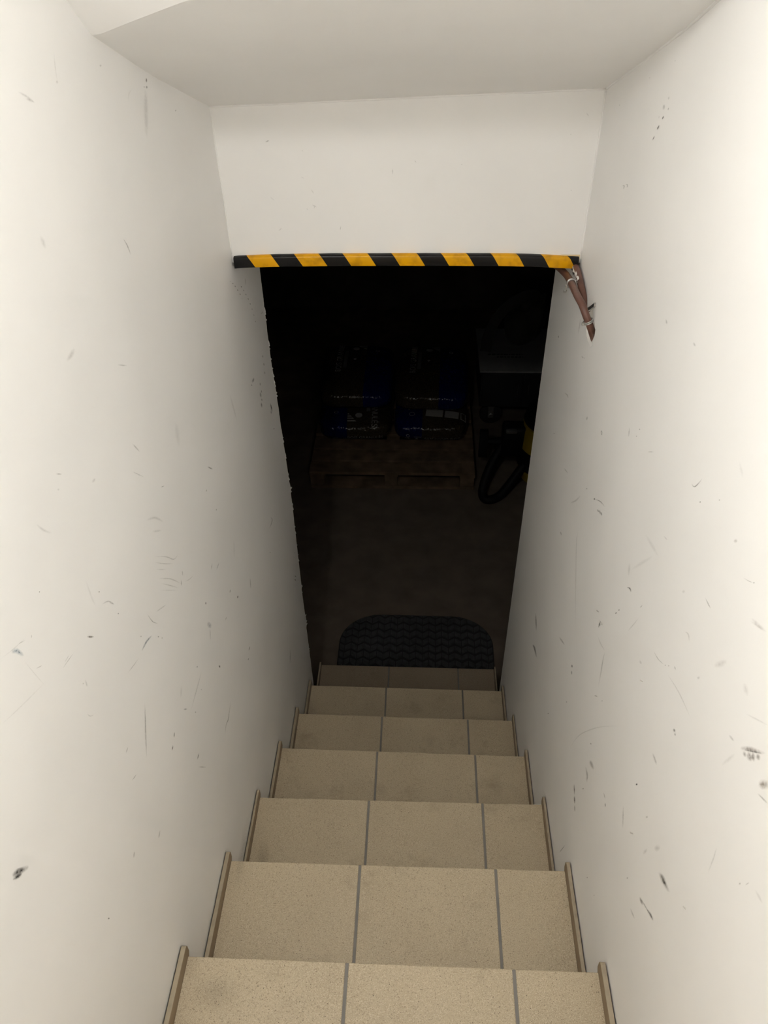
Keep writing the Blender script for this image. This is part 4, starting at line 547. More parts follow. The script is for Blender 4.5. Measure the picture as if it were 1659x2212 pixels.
('R','b',0.2,[(-15718,23376,-15724,23393,-15730,23409),(-15755,23384,-15764,23411,-15773,23438),(-15810,23404,-15821,23438,-15832,23471),(-15868,23430,-15880,23465,-15891,23501),(-15933,23464,-15942,23496,-15952,23529),(-15999,23503,-16006,23528,-16013,23553),(-16046,23535,-16051,23550,-16055,23566)]),
('R','b',0.15,[(-15719,23340,-15722,23351,-15724,23362),(-15766,23361,-15770,23379,-15775,23398),(-15822,23390,-15827,23413,-15833,23436),(-15882,23425,-15887,23448,-15893,23471),(-15938,23462,-15942,23480,-15946,23498),(-15986,23497,-15988,23507,-15990,23517)]),
('R','b',0.16,[(-15444,22199,-15423,22205,-15402,22211),(-15488,22242,-15454,22251,-15420,22261),(-15542,22309,-15497,22318,-15452,22327),(-15591,22382,-15538,22384,-15485,22386),(-15629,22457,-15576,22452,-15523,22446),(-15654,22525,-15613,22520,-15571,22514),(-15664,22570,-15638,22567,-15612,22563)]),
('R','b',0.12,[(-16052,22734,-16071,22764,-16090,22795),(-16065,22703,-16097,22755,-16129,22807),(-16087,22679,-16128,22745,-16167,22810),(-16120,22667,-16160,22734,-16200,22798),(-16159,22671,-16191,22723,-16222,22775),(-16198,22684,-16216,22714,-16234,22744)]),
('R','k',0.3,[(-15298,23548,-15299,23553,-15300,23558),(-15331,23566,-15333,23574,-15334,23581),(-15379,23593,-15380,23603,-15382,23612),(-15423,23621,-15424,23630,-15424,23639),(-15460,23649,-15459,23656,-15458,23664),(-15491,23676,-15490,23682,-15490,23687),(-15513,23696,-15512,23699,-15511,23702)]),
('R','k',0.5,[(-15502,23685,-15501,23691,-15500,23697),(-15506,23684,-15505,23694,-15503,23704),(-15512,23686,-15510,23698,-15508,23711),(-15518,23690,-15516,23703,-15514,23716),(-15523,23695,-15521,23707,-15519,23720),(-15528,23702,-15527,23712,-15525,23721),(-15532,23709,-15531,23715,-15530,23721)]),
('R','k',0.7,[(-10237,15513,-10270,15557,-10303,15601),(-10226,15476,-10283,15552,-10339,15628),(-10227,15450,-10298,15546,-10369,15641),(-10243,15444,-10315,15540,-10385,15635),(-10274,15458,-10330,15534,-10386,15610),(-10310,15485,-10343,15530,-10376,15574)]),
('R','k',0.6,[(-10328,15412,-10352,15444,-10376,15475),(-10323,15378,-10364,15432,-10405,15486),(-10326,15350,-10378,15418,-10430,15486),(-10342,15335,-10394,15403,-10445,15471),(-10367,15335,-10408,15389,-10449,15444),(-10396,15346,-10420,15378,-10443,15409)]),
('R','k',0.7,[(-6194,11225,-6241,11296,-6288,11365),(-6227,11229,-6304,11344,-6381,11457),(-6291,11260,-6398,11411,-6503,11560),(-6393,11308,-6516,11475,-6637,11638),(-6569,11376,-6683,11530,-6796,11681),(-6786,11462,-6874,11581,-6960,11699),(-6954,11543,-7007,11616,-7061,11689)]),
('R','k',0.6,[(-5893,12319,-5937,12370,-5981,12420),(-5944,12232,-6019,12319,-6094,12405),(-6022,12149,-6116,12259,-6210,12368),(-6127,12085,-6220,12195,-6313,12304),(-6243,12048,-6317,12135,-6390,12222),(-6355,12034,-6398,12085,-6440,12136)]),
('R','k',0.4,[(-8810,14742,-8836,14782,-8861,14822),(-8904,14792,-8948,14860,-8991,14928),(-9024,14867,-9078,14951,-9131,15035),(-9163,14964,-9216,15048,-9268,15130),(-9301,15070,-9342,15135,-9382,15200),(-9423,15171,-9447,15209,-9470,15246)]),
('R','k',0.2,[(-8639,18083,-8658,18098,-8677,18114),(-8623,18002,-8653,18028,-8683,18054),(-8625,17876,-8663,17911,-8702,17945),(-8761,17642,-8802,17682,-8843,17721),(-9159,17193,-9196,17231,-9232,17269),(-9688,16640,-9716,16671,-9743,16702),(-10075,16249,-10092,16269,-10108,16289)]),
('R','k',0.25,[(-7556,17961,-7532,17957,-7508,17953),(-7696,18087,-7658,18079,-7619,18071),(-7887,18266,-7831,18249,-7776,18233),(-8064,18449,-7989,18415,-7913,18380),(-8198,18619,-8119,18576,-8040,18532),(-8298,18769,-8236,18733,-8172,18697),(-8353,18863,-8314,18841,-8276,18819)]),
('R','k',0.4,[(-7068,16642,-7099,16674,-7129,16706),(-7084,16629,-7137,16684,-7189,16738),(-7116,16627,-7181,16696,-7246,16764),(-7164,16640,-7229,16708,-7294,16776),(-7222,16665,-7274,16720,-7325,16773),(-7281,16698,-7311,16729,-7341,16761)]),
('R','k',0.2,[(-12749,19623,-12736,19613,-12723,19603),(-12795,19719,-12774,19703,-12753,19687),(-12854,19850,-12827,19830,-12801,19810),(-12908,19975,-12880,19954,-12852,19934),(-12957,20095,-12931,20077,-12906,20058),(-13001,20211,-12982,20196,-12962,20182),(-13028,20288,-13016,20279,-13004,20270)]),
('R','k',0.4,[(-12948,20433,-12939,20427,-12929,20422),(-12968,20464,-12952,20454,-12936,20444),(-12987,20497,-12967,20484,-12947,20472),(-13003,20530,-12983,20517,-12963,20505),(-13014,20558,-12998,20548,-12982,20538),(-13020,20579,-13011,20574,-13002,20568)]),
('R','k',0.7,[(-13753,23292,-13752,23299,-13752,23307),(-13759,23292,-13758,23303,-13758,23315),(-13768,23294,-13767,23309,-13766,23324),(-13776,23299,-13775,23315,-13774,23331),(-13784,23306,-13784,23321,-13783,23336),(-13793,23315,-13792,23326,-13792,23338),(-13798,23323,-13798,23331,-13798,23338)]),
('R','k',0.5,[(-14206,23711,-14206,23718,-14205,23725),(-14212,23711,-14211,23721,-14210,23732),(-14220,23713,-14219,23726,-14218,23740),(-14227,23717,-14226,23731,-14225,23746),(-14235,23723,-14234,23736,-14232,23750),(-14242,23731,-14241,23741,-14240,23752),(-14247,23738,-14246,23745,-14246,23751)]),
('R','b',0.3,[(-14843,23655,-14841,23669,-14839,23684),(-14854,23654,-14852,23677,-14849,23700),(-14870,23658,-14866,23688,-14863,23718),(-14885,23667,-14881,23699,-14877,23731),(-14900,23680,-14896,23710,-14892,23739),(-14914,23697,-14911,23721,-14908,23744),(-14923,23714,-14921,23728,-14919,23743)]),
('R','k',0.35,[(-14835,19387,-14848,19411,-14860,19436),(-14863,19379,-14882,19418,-14901,19457),(-14906,19378,-14930,19428,-14954,19478),(-14949,19383,-14976,19437,-15001,19490),(-14991,19395,-15015,19444,-15039,19493),(-15034,19412,-15053,19451,-15071,19489),(-15067,19431,-15078,19455,-15090,19479)]),
('R','k',0.3,[(-11565,22428,-11562,22431,-11559,22434),(-11616,22462,-11611,22467,-11605,22472),(-11673,22503,-11667,22509,-11660,22516),(-11733,22547,-11727,22554,-11720,22560),(-11787,22590,-11782,22595,-11777,22600),(-11830,22626,-11827,22629,-11825,22632)]),
('R','k',0.25,[(-13021,22037,-13026,22045,-13031,22053),(-13046,22043,-13055,22057,-13064,22071),(-13078,22054,-13089,22072,-13100,22089),(-13114,22069,-13125,22087,-13136,22105),(-13150,22087,-13159,22101,-13167,22115),(-13182,22105,-13187,22113,-13192,22121)]),
('R','k',0.25,[(-14519,21728,-14519,21736,-14519,21744),(-14545,21747,-14546,21761,-14547,21775),(-14578,21773,-14584,21794,-14591,21816),(-14605,21786,-14622,21814,-14639,21841),(-14640,21782,-14659,21807,-14677,21833),(-14679,21768,-14695,21788,-14710,21807),(-14710,21760,-14720,21773,-14729,21785)]),
('R','k',0.25,[(-13491,19829,-13507,19853,-13523,19878),(-13496,19813,-13524,19856,-13551,19898),(-13509,19805,-13543,19859,-13578,19912),(-13530,19808,-13565,19862,-13598,19915),(-13557,19823,-13584,19865,-13611,19907),(-13585,19843,-13601,19868,-13616,19892)]),
('R','k',0.3,[(-14560,21075,-14569,21090,-14578,21104),(-14567,21066,-14582,21090,-14597,21115),(-14579,21061,-14598,21092,-14617,21122),(-14596,21062,-14615,21093,-14634,21123),(-14616,21069,-14631,21094,-14645,21118),(-14635,21081,-14644,21095,-14652,21109)]),
('R','k',0.3,[(-15197,21661,-15195,21674,-15193,21688),(-15206,21661,-15203,21683,-15201,21706),(-15219,21668,-15215,21696,-15212,21725),(-15231,21678,-15227,21709,-15223,21740),(-15243,21694,-15239,21722,-15235,21750),(-15254,21712,-15251,21735,-15248,21757),(-15261,21730,-15259,21743,-15257,21757)]),
('R','k',0.25,[(-16221,22002,-16226,22017,-16231,22032),(-16241,22003,-16249,22029,-16258,22054),(-16266,22010,-16277,22042,-16288,22075),(-16296,22024,-16306,22057,-16317,22089),(-16325,22045,-16334,22070,-16342,22096),(-16352,22067,-16356,22082,-16361,22096)]),
('R','k',0.12,[(-16356,21587,-16339,21577,-16321,21566),(-16391,21676,-16362,21658,-16332,21639),(-16426,21775,-16389,21753,-16352,21730),(-16453,21874,-16417,21852,-16381,21830),(-16472,21960,-16443,21943,-16414,21926),(-16481,22028,-16465,22019,-16448,22009)]),
('R','k',0.18,[(-16997,20305,-16989,20293,-16981,20280),(-16991,20396,-16979,20375,-16966,20355),(-16980,20516,-16964,20490,-16949,20465),(-16967,20621,-16950,20593,-16933,20565),(-16950,20699,-16934,20673,-16919,20647),(-16930,20762,-16918,20742,-16906,20722),(-16915,20801,-16907,20789,-16900,20776)]),
('R','k',0.2,[(-15665,17923,-15644,17895,-15623,17866),(-15688,17992,-15652,17944,-15616,17895),(-15705,18062,-15661,18001,-15615,17940),(-15714,18122,-15670,18063,-15625,18002),(-15714,18166,-15678,18119,-15643,18072),(-15706,18194,-15686,18167,-15665,18140)]),
('R','k',0.2,[(-15832,18468,-15826,18509,-15820,18551),(-15854,18476,-15845,18542,-15836,18609),(-15884,18504,-15872,18589,-15860,18673),(-15912,18544,-15899,18635,-15886,18726),(-15938,18597,-15925,18681,-15913,18764),(-15961,18662,-15952,18727,-15942,18791),(-15976,18718,-15970,18758,-15964,18798)]),
('R','k',0.4,[(-15327,18419,-15325,18434,-15323,18449),(-15335,18422,-15333,18446,-15330,18470),(-15347,18432,-15343,18463,-15340,18493),(-15358,18447,-15354,18480,-15350,18513),(-15368,18466,-15364,18497,-15361,18527),(-15378,18490,-15375,18513,-15372,18537),(-15384,18510,-15382,18525,-15380,18540)]),
('R','k',0.4,[(-17452,21086,-17450,21096,-17447,21106),(-17458,21086,-17454,21103,-17450,21120),(-17465,21092,-17459,21113,-17454,21134),(-17471,21100,-17465,21123,-17459,21146),(-17476,21112,-17471,21133,-17465,21154),(-17480,21126,-17476,21143,-17472,21159),(-17483,21140,-17480,21150,-17478,21160)]),
('R','k',0.3,[(-17538,21250,-17533,21247,-17528,21244),(-17546,21275,-17537,21270,-17529,21264),(-17553,21303,-17543,21297,-17532,21290),(-17559,21332,-17548,21325,-17538,21318),(-17562,21357,-17554,21351,-17545,21346),(-17563,21377,-17558,21374,-17553,21371)]),
('R','k',0.15,[(-17661,21444,-17665,21461,-17669,21478),(-17688,21443,-17695,21472,-17702,21501),(-17721,21449,-17730,21485,-17738,21522),(-17759,21463,-17767,21500,-17775,21536),(-17795,21484,-17801,21512,-17808,21541),(-17826,21507,-17830,21523,-17834,21540)]),
('R','k',0.8,[(-12506,15954,-12518,15976,-12529,15998),(-12507,15941,-12527,15979,-12548,16016),(-12513,15935,-12539,15982,-12565,16029),(-12525,15939,-12551,15986,-12577,16033),(-12542,15952,-12563,15989,-12583,16027),(-12561,15971,-12573,15992,-12584,16014)]),
('R','k',0.8,[(-9213,12111,-9215,12127,-9217,12142),(-9223,12117,-9226,12142,-9230,12166),(-9238,12132,-9242,12163,-9247,12194),(-9254,12150,-9258,12184,-9263,12218),(-9270,12174,-9274,12205,-9279,12237),(-9287,12202,-9290,12227,-9294,12251),(-9299,12226,-9301,12241,-9304,12257)]),
('R','k',0.7,[(-10469,14415,-10470,14428,-10472,14440),(-10477,14419,-10479,14439,-10481,14459),(-10489,14430,-10492,14455,-10495,14480),(-10502,14444,-10505,14471,-10508,14498),(-10515,14462,-10518,14487,-10520,14512),(-10528,14484,-10530,14503,-10532,14523),(-10538,14502,-10539,14515,-10540,14527)]),
('R','k',0.6,[(-12474,17310,-12474,17321,-12474,17332),(-12481,17313,-12481,17330,-12482,17348),(-12491,17321,-12492,17343,-12492,17366),(-12502,17332,-12503,17356,-12503,17381),(-12513,17347,-12513,17369,-12514,17392),(-12523,17365,-12524,17382,-12524,17400),(-12531,17381,-12531,17391,-12531,17402)]),
('R','k',0.3,[(-4511,17755,-4514,17764,-4517,17773),(-4561,17782,-4566,17797,-4570,17812),(-4621,17818,-4626,17837,-4632,17856),(-4686,17860,-4691,17879,-4697,17898),(-4747,17903,-4751,17918,-4756,17933),(-4799,17942,-4802,17951,-4804,17959)]),
('R','k',0.6,[(-7614,20400,-7637,20415,-7660,20429),(-7601,20373,-7640,20398,-7679,20423),(-7595,20347,-7644,20378,-7693,20410),(-7599,20325,-7648,20357,-7697,20388),(-7613,20312,-7652,20337,-7691,20362),(-7632,20305,-7655,20320,-7678,20335)]),
('R','k',0.3,[(-10461,22117,-10482,22131,-10504,22145),(-10453,22077,-10490,22101,-10527,22125),(-10453,22035,-10500,22065,-10546,22096),(-10463,21996,-10510,22027,-10556,22057),(-10482,21967,-10519,21991,-10556,22016),(-10506,21946,-10527,21961,-10549,21975)]),
('R','k',0.4,[(-10939,22406,-10940,22415,-10941,22423),(-10947,22406,-10949,22420,-10950,22433),(-10959,22410,-10961,22427,-10963,22445),(-10971,22416,-10974,22435,-10976,22453),(-10984,22425,-10986,22442,-10988,22459),(-10997,22436,-10999,22449,-11000,22463),(-11007,22446,-11008,22454,-11009,22463)]),
('R','k',0.4,[(-10883,22233,-10884,22240,-10885,22247),(-10890,22233,-10891,22244,-10893,22256),(-10900,22236,-10902,22251,-10904,22266),(-10911,22241,-10913,22257,-10915,22273),(-10921,22249,-10923,22263,-10925,22278),(-10933,22258,-10934,22270,-10935,22281),(-10941,22267,-10941,22274,-10942,22282)]),
('R','k',0.3,[(-6331,18032,-6356,18058,-6380,18083),(-6407,18056,-6449,18100,-6491,18144),(-6507,18095,-6559,18150,-6611,18204),(-6624,18149,-6675,18203,-6726,18256),(-6742,18209,-6782,18251,-6822,18294),(-6849,18268,-6872,18292,-6895,18316)]),
('R','k',0.5,[(-8611,19266,-8614,19279,-8617,19292),(-8623,19268,-8628,19289,-8633,19310),(-8642,19276,-8648,19303,-8654,19331),(-8662,19288,-8668,19318,-8675,19347),(-8682,19305,-8688,19332,-8694,19359),(-8703,19325,-8708,19346,-8713,19368),(-8719,19343,-8722,19356,-8725,19370)]),
('R','k',0.3,[(-14690,14134,-14689,14149,-14688,14165),(-14697,14139,-14696,14164,-14694,14189),(-14708,14153,-14706,14184,-14703,14216),(-14718,14171,-14716,14205,-14713,14239),(-14728,14194,-14725,14226,-14723,14257),(-14737,14221,-14735,14246,-14734,14271),(-14743,14245,-14742,14260,-14741,14276)]),
('R','k',0.45,[(-15484,16709,-15483,16724,-15481,16740),(-15493,16712,-15490,16738,-15487,16763),(-15503,16725,-15500,16757,-15496,16789),(-15514,16741,-15510,16776,-15506,16811),(-15523,16763,-15520,16795,-15516,16827),(-15532,16789,-15530,16814,-15527,16839),(-15538,16812,-15536,16827,-15535,16843)]),
('R','k',0.6,[(-14198,13780,-14197,13793,-14196,13807),(-14204,13784,-14203,13806,-14202,13828),(-14214,13796,-14213,13825,-14211,13853),(-14223,13813,-14222,13843,-14220,13873),(-14233,13833,-14231,13861,-14230,13889),(-14241,13857,-14240,13879,-14239,13901),(-14247,13878,-14247,13892,-14246,13905)]),
('R','k',0.5,[(-12514,11261,-12501,11240,-12488,11220),(-12548,11373,-12527,11340,-12506,11307),(-12591,11524,-12564,11482,-12537,11440),(-12632,11678,-12604,11633,-12574,11588),(-12673,11846,-12647,11805,-12620,11763),(-12712,12017,-12691,11985,-12670,11953),(-12735,12129,-12722,12110,-12709,12090)]),
('R','k',0.3,[(-16141,16767,-16134,16743,-16127,16719),(-16108,16763,-16096,16721,-16083,16679),(-16066,16748,-16050,16696,-16034,16643),(-16016,16721,-16000,16668,-15984,16614),(-15966,16684,-15953,16642,-15940,16599),(-15921,16644,-15914,16619,-15906,16594)]),
('R','k',0.15,[(-16316,22546,-16316,22555,-16317,22565),(-16392,22611,-16393,22627,-16393,22643),(-16480,22690,-16481,22709,-16481,22728),(-16572,22776,-16572,22795,-16572,22814),(-16655,22857,-16655,22872,-16655,22887),(-16723,22927,-16723,22936,-16723,22944)]),
('R','k',0.15,[(-12177,20333,-12146,20304,-12116,20274),(-12180,20395,-12128,20345,-12076,20294),(-12171,20455,-12106,20393,-12041,20329),(-12148,20506,-12083,20444,-12017,20381),(-12113,20541,-12062,20492,-12009,20442),(-12074,20561,-12043,20532,-12013,20504)]),
('R','k',0.1,[(-12204,20505,-12174,20493,-12143,20481),(-12362,20710,-12311,20690,-12259,20670),(-12529,20937,-12466,20914,-12403,20890),(-12687,21166,-12626,21144,-12565,21122),(-12815,21365,-12769,21349,-12722,21333),(-12911,21525,-12885,21516,-12859,21507)]),
('R','k',0.1,[(-12340,21434,-12368,21469,-12395,21504),(-12450,21445,-12497,21505,-12542,21565),(-12589,21471,-12645,21546,-12701,21620),(-12747,21516,-12801,21590,-12855,21662),(-12901,21572,-12943,21629,-12984,21686),(-13037,21629,-13060,21662,-13084,21694)]),
('R','k',0.15,[(-14084,22023,-14083,22040,-14082,22057),(-14097,22023,-14095,22051,-14093,22078),(-14114,22031,-14112,22066,-14110,22100),(-14132,22044,-14129,22081,-14127,22118),(-14149,22061,-14146,22096,-14144,22130),(-14165,22084,-14163,22110,-14162,22137),(-14176,22104,-14175,22121,-14174,22137)]),
('R','w',0.9,[(-8840,20917,-8868,20938,-8895,20958),(-8837,20891,-8885,20926,-8932,20960),(-8845,20869,-8905,20913,-8964,20956),(-8867,20854,-8927,20898,-8986,20941),(-8899,20850,-8947,20884,-8994,20919),(-8936,20853,-8964,20873,-8991,20893)]),
('R','w',0.9,[(-11332,18266,-11347,18287,-11362,18309),(-11355,18264,-11380,18301,-11405,18337),(-11387,18270,-11419,18316,-11450,18362),(-11428,18287,-11460,18333,-11491,18378),(-11473,18312,-11498,18348,-11522,18384),(-11516,18340,-11530,18361,-11544,18382)]),
('R','w',0.7,[(-13702,19617,-13707,19632,-13713,19648),(-13723,19627,-13733,19654,-13742,19680),(-13751,19645,-13762,19678,-13774,19711),(-13783,19672,-13794,19705,-13805,19738),(-13814,19704,-13823,19730,-13832,19756),(-13843,19735,-13848,19750,-13853,19765)]),
('R','w',0.6,[(-15045,17386,-15048,17409,-15052,17432),(-15069,17407,-15075,17446,-15081,17484),(-15099,17440,-15106,17489,-15113,17537),(-15132,17487,-15140,17535,-15147,17583),(-15165,17539,-15170,17577,-15176,17615),(-15193,17591,-15196,17613,-15199,17635)]),
('R','w',0.8,[(-16886,19133,-16890,19152,-16895,19170),(-16898,19132,-16906,19163,-16913,19195),(-16914,19137,-16924,19177,-16933,19216),(-16934,19152,-16943,19191,-16952,19231),(-16953,19174,-16961,19205,-16968,19236),(-16971,19198,-16976,19216,-16980,19234)]),
('R','w',0.6,[(-10975,18168,-10985,18187,-10996,18206),(-11003,18180,-11021,18212,-11038,18245),(-11039,18201,-11062,18242,-11084,18282),(-11084,18233,-11106,18273,-11128,18313),(-11129,18270,-11147,18302,-11164,18334),(-11171,18308,-11181,18326,-11191,18345)]),
('R','w',0.6,[(-12049,16879,-12050,16891,-12052,16904),(-12082,16910,-12084,16931,-12085,16952),(-12120,16952,-12123,16978,-12125,17005),(-12162,17002,-12164,17028,-12166,17054),(-12201,17054,-12203,17074,-12204,17095),(-12234,17101,-12235,17113,-12236,17125)]),
('R','k',0.3,[(-8862,26711,-8882,26714,-8901,26717),(-8845,26700,-8879,26705,-8912,26710),(-8833,26688,-8875,26695,-8918,26701),(-8829,26677,-8872,26683,-8914,26690),(-8834,26668,-8868,26673,-8902,26679),(-8845,26661,-8865,26664,-8885,26667)]),
('R','k',0.35,[(-8677,26560,-8709,26567,-8741,26573),(-8659,26549,-8710,26559,-8761,26569),(-8645,26535,-8711,26548,-8776,26561),(-8641,26521,-8712,26535,-8782,26549),(-8648,26507,-8714,26521,-8779,26534),(-8664,26494,-8715,26505,-8766,26515),(-8685,26487,-8717,26493,-8748,26500)]),
('R','k',0.55,[(-8959,26590,-8974,26592,-8989,26594),(-8943,26580,-8969,26584,-8994,26587),(-8930,26569,-8962,26574,-8994,26579),(-8923,26559,-8955,26563,-8988,26568),(-8923,26550,-8949,26554,-8975,26557),(-8928,26543,-8943,26545,-8958,26548)]),
('R','k',0.8,[(-8787,26437,-8804,26439,-8822,26442),(-8768,26428,-8796,26431,-8823,26434),(-8748,26414,-8784,26419,-8819,26423),(-8734,26401,-8773,26407,-8811,26412),(-8727,26389,-8763,26395,-8800,26400),(-8726,26378,-8755,26382,-8784,26387),(-8732,26371,-8749,26374,-8767,26377)]),
('R','k',0.85,[(-8648,26276,-8665,26279,-8683,26281),(-8626,26264,-8654,26267,-8683,26271),(-8602,26246,-8639,26251,-8675,26256),(-8583,26229,-8623,26235,-8663,26240),(-8571,26212,-8608,26218,-8645,26223),(-8564,26196,-8593,26200,-8622,26205),(-8564,26186,-8582,26188,-8601,26191)]),
('R','k',0.8,[(-8523,26094,-8536,26096,-8550,26098),(-8503,26081,-8525,26085,-8547,26088),(-8480,26063,-8509,26068,-8537,26072),(-8462,26045,-8493,26050,-8523,26055),(-8448,26028,-8477,26033,-8506,26037),(-8439,26011,-8461,26015,-8484,26018),(-8436,26000,-8450,26002,-8464,26004)]),
('R','k',0.2,[(-8554,26381,-8568,26384,-8582,26387),(-8544,26371,-8568,26376,-8592,26381),(-8538,26359,-8568,26366,-8598,26372),(-8538,26349,-8568,26355,-8598,26361),(-8544,26340,-8568,26345,-8592,26350),(-8554,26333,-8568,26336,-8582,26339)]),
('R','k',0.5,[(-7091,24866,-7078,24866,-7066,24867),(-7139,24886,-7121,24886,-7104,24887),(-7198,24911,-7180,24913,-7162,24916),(-7217,24917,-7225,24930,-7234,24943),(-7200,24913,-7245,24929,-7289,24945),(-7204,24903,-7250,24918,-7296,24932),(-7207,24893,-7250,24905,-7293,24917),(-7207,24882,-7244,24891,-7281,24900),(-7204,24869,-7233,24876,-7262,24883),(-7204,24860,-7224,24865,-7245,24870)]),
('R','k',0.5,[(-7318,24970,-7312,24973,-7306,24976),(-7358,24982,-7351,24987,-7343,24991),(-7409,24998,-7404,25006,-7399,25013),(-7428,25003,-7445,25017,-7463,25032),(-7423,25000,-7465,25017,-7507,25033),(-7429,24995,-7474,25009,-7518,25023),(-7434,24988,-7476,24999,-7517,25011),(-7434,24980,-7469,24988,-7504,24996),(-7428,24969,-7456,24975,-7483,24981),(-7427,24962,-7446,24966,-7465,24970)]),
('R','k',0.4,[(-5861,25866,-5864,25871,-5867,25876),(-5869,25865,-5873,25873,-5877,25880),(-5881,25865,-5886,25875,-5891,25884),(-5893,25867,-5899,25877,-5904,25888),(-5906,25870,-5911,25880,-5917,25889),(-5920,25874,-5924,25882,-5928,25889),(-5931,25879,-5933,25884,-5936,25888)]),
('R','k',0.25,[(-8785,27136,-8787,27141,-8789,27145),(-8792,27135,-8795,27142,-8797,27149),(-8802,27134,-8806,27143,-8809,27152),(-8813,27135,-8816,27144,-8820,27154),(-8824,27137,-8827,27146,-8831,27155),(-8836,27140,-8838,27147,-8841,27154),(-8844,27144,-8846,27148,-8847,27152)]),
('R','k',0.2,[(-7574,26665,-7576,26671,-7579,26677),(-7583,26663,-7587,26672,-7591,26682),(-7596,26663,-7602,26675,-7607,26686),(-7611,26664,-7616,26677,-7622,26689),(-7626,26667,-7631,26679,-7637,26691),(-7642,26672,-7646,26681,-7650,26690),(-7654,26677,-7657,26683,-7659,26688)]),
('R','k',0.5,[(-6236,21029,-6255,21041,-6274,21053),(-6241,21019,-6274,21040,-6307,21061),(-6255,21012,-6296,21039,-6337,21065),(-6279,21011,-6320,21037,-6361,21064),(-6310,21015,-6343,21036,-6375,21057),(-6342,21022,-6361,21035,-6380,21047)]),
('R','k',0.4,[(-6413,21092,-6427,21103,-6442,21114),(-6424,21089,-6448,21109,-6472,21128),(-6441,21091,-6472,21116,-6502,21140),(-6467,21098,-6497,21123,-6527,21147),(-6497,21110,-6521,21130,-6545,21149),(-6527,21124,-6541,21135,-6555,21146)]),
('R','k',0.5,[(-5977,22311,-5979,22317,-5982,22323),(-5981,22310,-5985,22319,-5989,22329),(-5987,22310,-5993,22322,-5998,22335),(-5995,22312,-6000,22326,-6006,22339),(-6003,22316,-6008,22329,-6013,22341),(-6012,22322,-6016,22332,-6020,22342),(-6019,22328,-6021,22334,-6024,22340)]),
('R','w',0.5,[(-3353,19957,-3382,19973,-3411,19988),(-3338,19936,-3388,19962,-3437,19989),(-3332,19916,-3395,19950,-3457,19983),(-3340,19903,-3403,19936,-3465,19970),(-3360,19897,-3410,19924,-3459,19950),(-3387,19898,-3416,19913,-3444,19929)]),
('R','k',0.4,[(-5096,19365,-5110,19381,-5124,19396),(-5183,19401,-5206,19426,-5229,19451),(-5305,19454,-5339,19488,-5372,19521),(-5400,19492,-5450,19533,-5498,19574),(-5464,19506,-5519,19546,-5574,19586),(-5524,19513,-5569,19544,-5614,19576),(-5574,19522,-5602,19541,-5630,19561)]),
('R','k',0.3,[(-10938,24320,-10960,24333,-10982,24346),(-10941,24305,-10979,24327,-11015,24349),(-10954,24292,-11000,24320,-11047,24347),(-10977,24284,-11024,24312,-11070,24339),(-11009,24282,-11046,24304,-11082,24326),(-11043,24285,-11064,24298,-11085,24311)]),
('R','k',0.3,[(-12177,24634,-12193,24645,-12208,24656),(-12183,24623,-12210,24643,-12236,24662),(-12197,24616,-12230,24640,-12263,24664),(-12219,24613,-12252,24638,-12284,24662),(-12246,24616,-12272,24635,-12298,24654),(-12274,24622,-12289,24633,-12304,24644)]),
('R','k',0.2,[(-5526,21560,-5568,21580,-5609,21599),(-5495,21472,-5567,21506,-5637,21540),(-5475,21375,-5565,21419,-5655,21462),(-5473,21280,-5564,21325,-5654,21369),(-5490,21200,-5563,21236,-5634,21272),(-5519,21140,-5562,21161,-5603,21182)]),
('R','k',0.08,[(-14352,24388,-14368,24402,-14384,24417),(-14376,24363,-14403,24388,-14431,24413),(-14411,24339,-14445,24371,-14479,24402),(-14456,24321,-14490,24353,-14523,24384),(-14504,24311,-14531,24336,-14558,24361),(-14551,24307,-14566,24322,-14581,24337)]),
]

for side, par, X, sg in (('L', wall_left, XL, 1), ('R', wall_right, XR, -1)):
    bm = bmesh.new(); cl = bm.verts.layers.float_color.new('stain')
    for q, (w, c, a, rows) in enumerate(SCUFFS):
        if w != side: continue
        col = SC[c]; n = len(rows); prev = None; off = sg*(0.0004+0.000002*q)
        for i, r in enumerate(rows):
            fade = min(1.15, 3.2*min(i, n-1-i)/max(n-1, 1))
            cur = []
            for k, al in ((0, 0.0), (2, a*fade), (4, 0.0)):
                v = bm.verts.new((X+off, r[k]/1e4, r[k+1]/1e4)); v[cl] = (*col, al); cur.append(v)
            if prev:
                for k in (0, 1): bm.faces.new((prev[k], prev[k+1], cur[k+1], cur[k]))
            prev = cur
    o = link('scuff_marks', bm, SCUFF, par); o['kind'] = 'stuff'

bm = bmesh.new(); cl = bm.verts.layers.float_color.new('stain'); rnd = random.Random(11)
for i in range(16):
    x, z = rnd.uniform(.03, .73), rnd.uniform(2.30, 2.54); l = rnd.uniform(.002, .012); a = rnd.uniform(0, 3.1); al = rnd.uniform(.2, .55); wd = rnd.uniform(.0008, .0018)
    prev = None
    for t in (-1, 0, 1):
        cx, cz = x+t*l*.5*math.cos(a), z+t*l*.5*math.sin(a); cur = []
        for s_ in (-1, 0, 1):
            v = bm.verts.new((cx-s_*wd*math.sin(a), -.4584, cz+s_*wd*math.cos(a))); v[cl] = (.09, .08, .07, 0 if s_ or t else al); cur.append(v)
        if prev:
            for k in (0, 1): bm.faces.new((prev[k], prev[k+1], cur[k+1], cur[k]))
        prev = cur
link('scuff_marks', bm, SCUFF, wall_front)['kind'] = 'stuff'
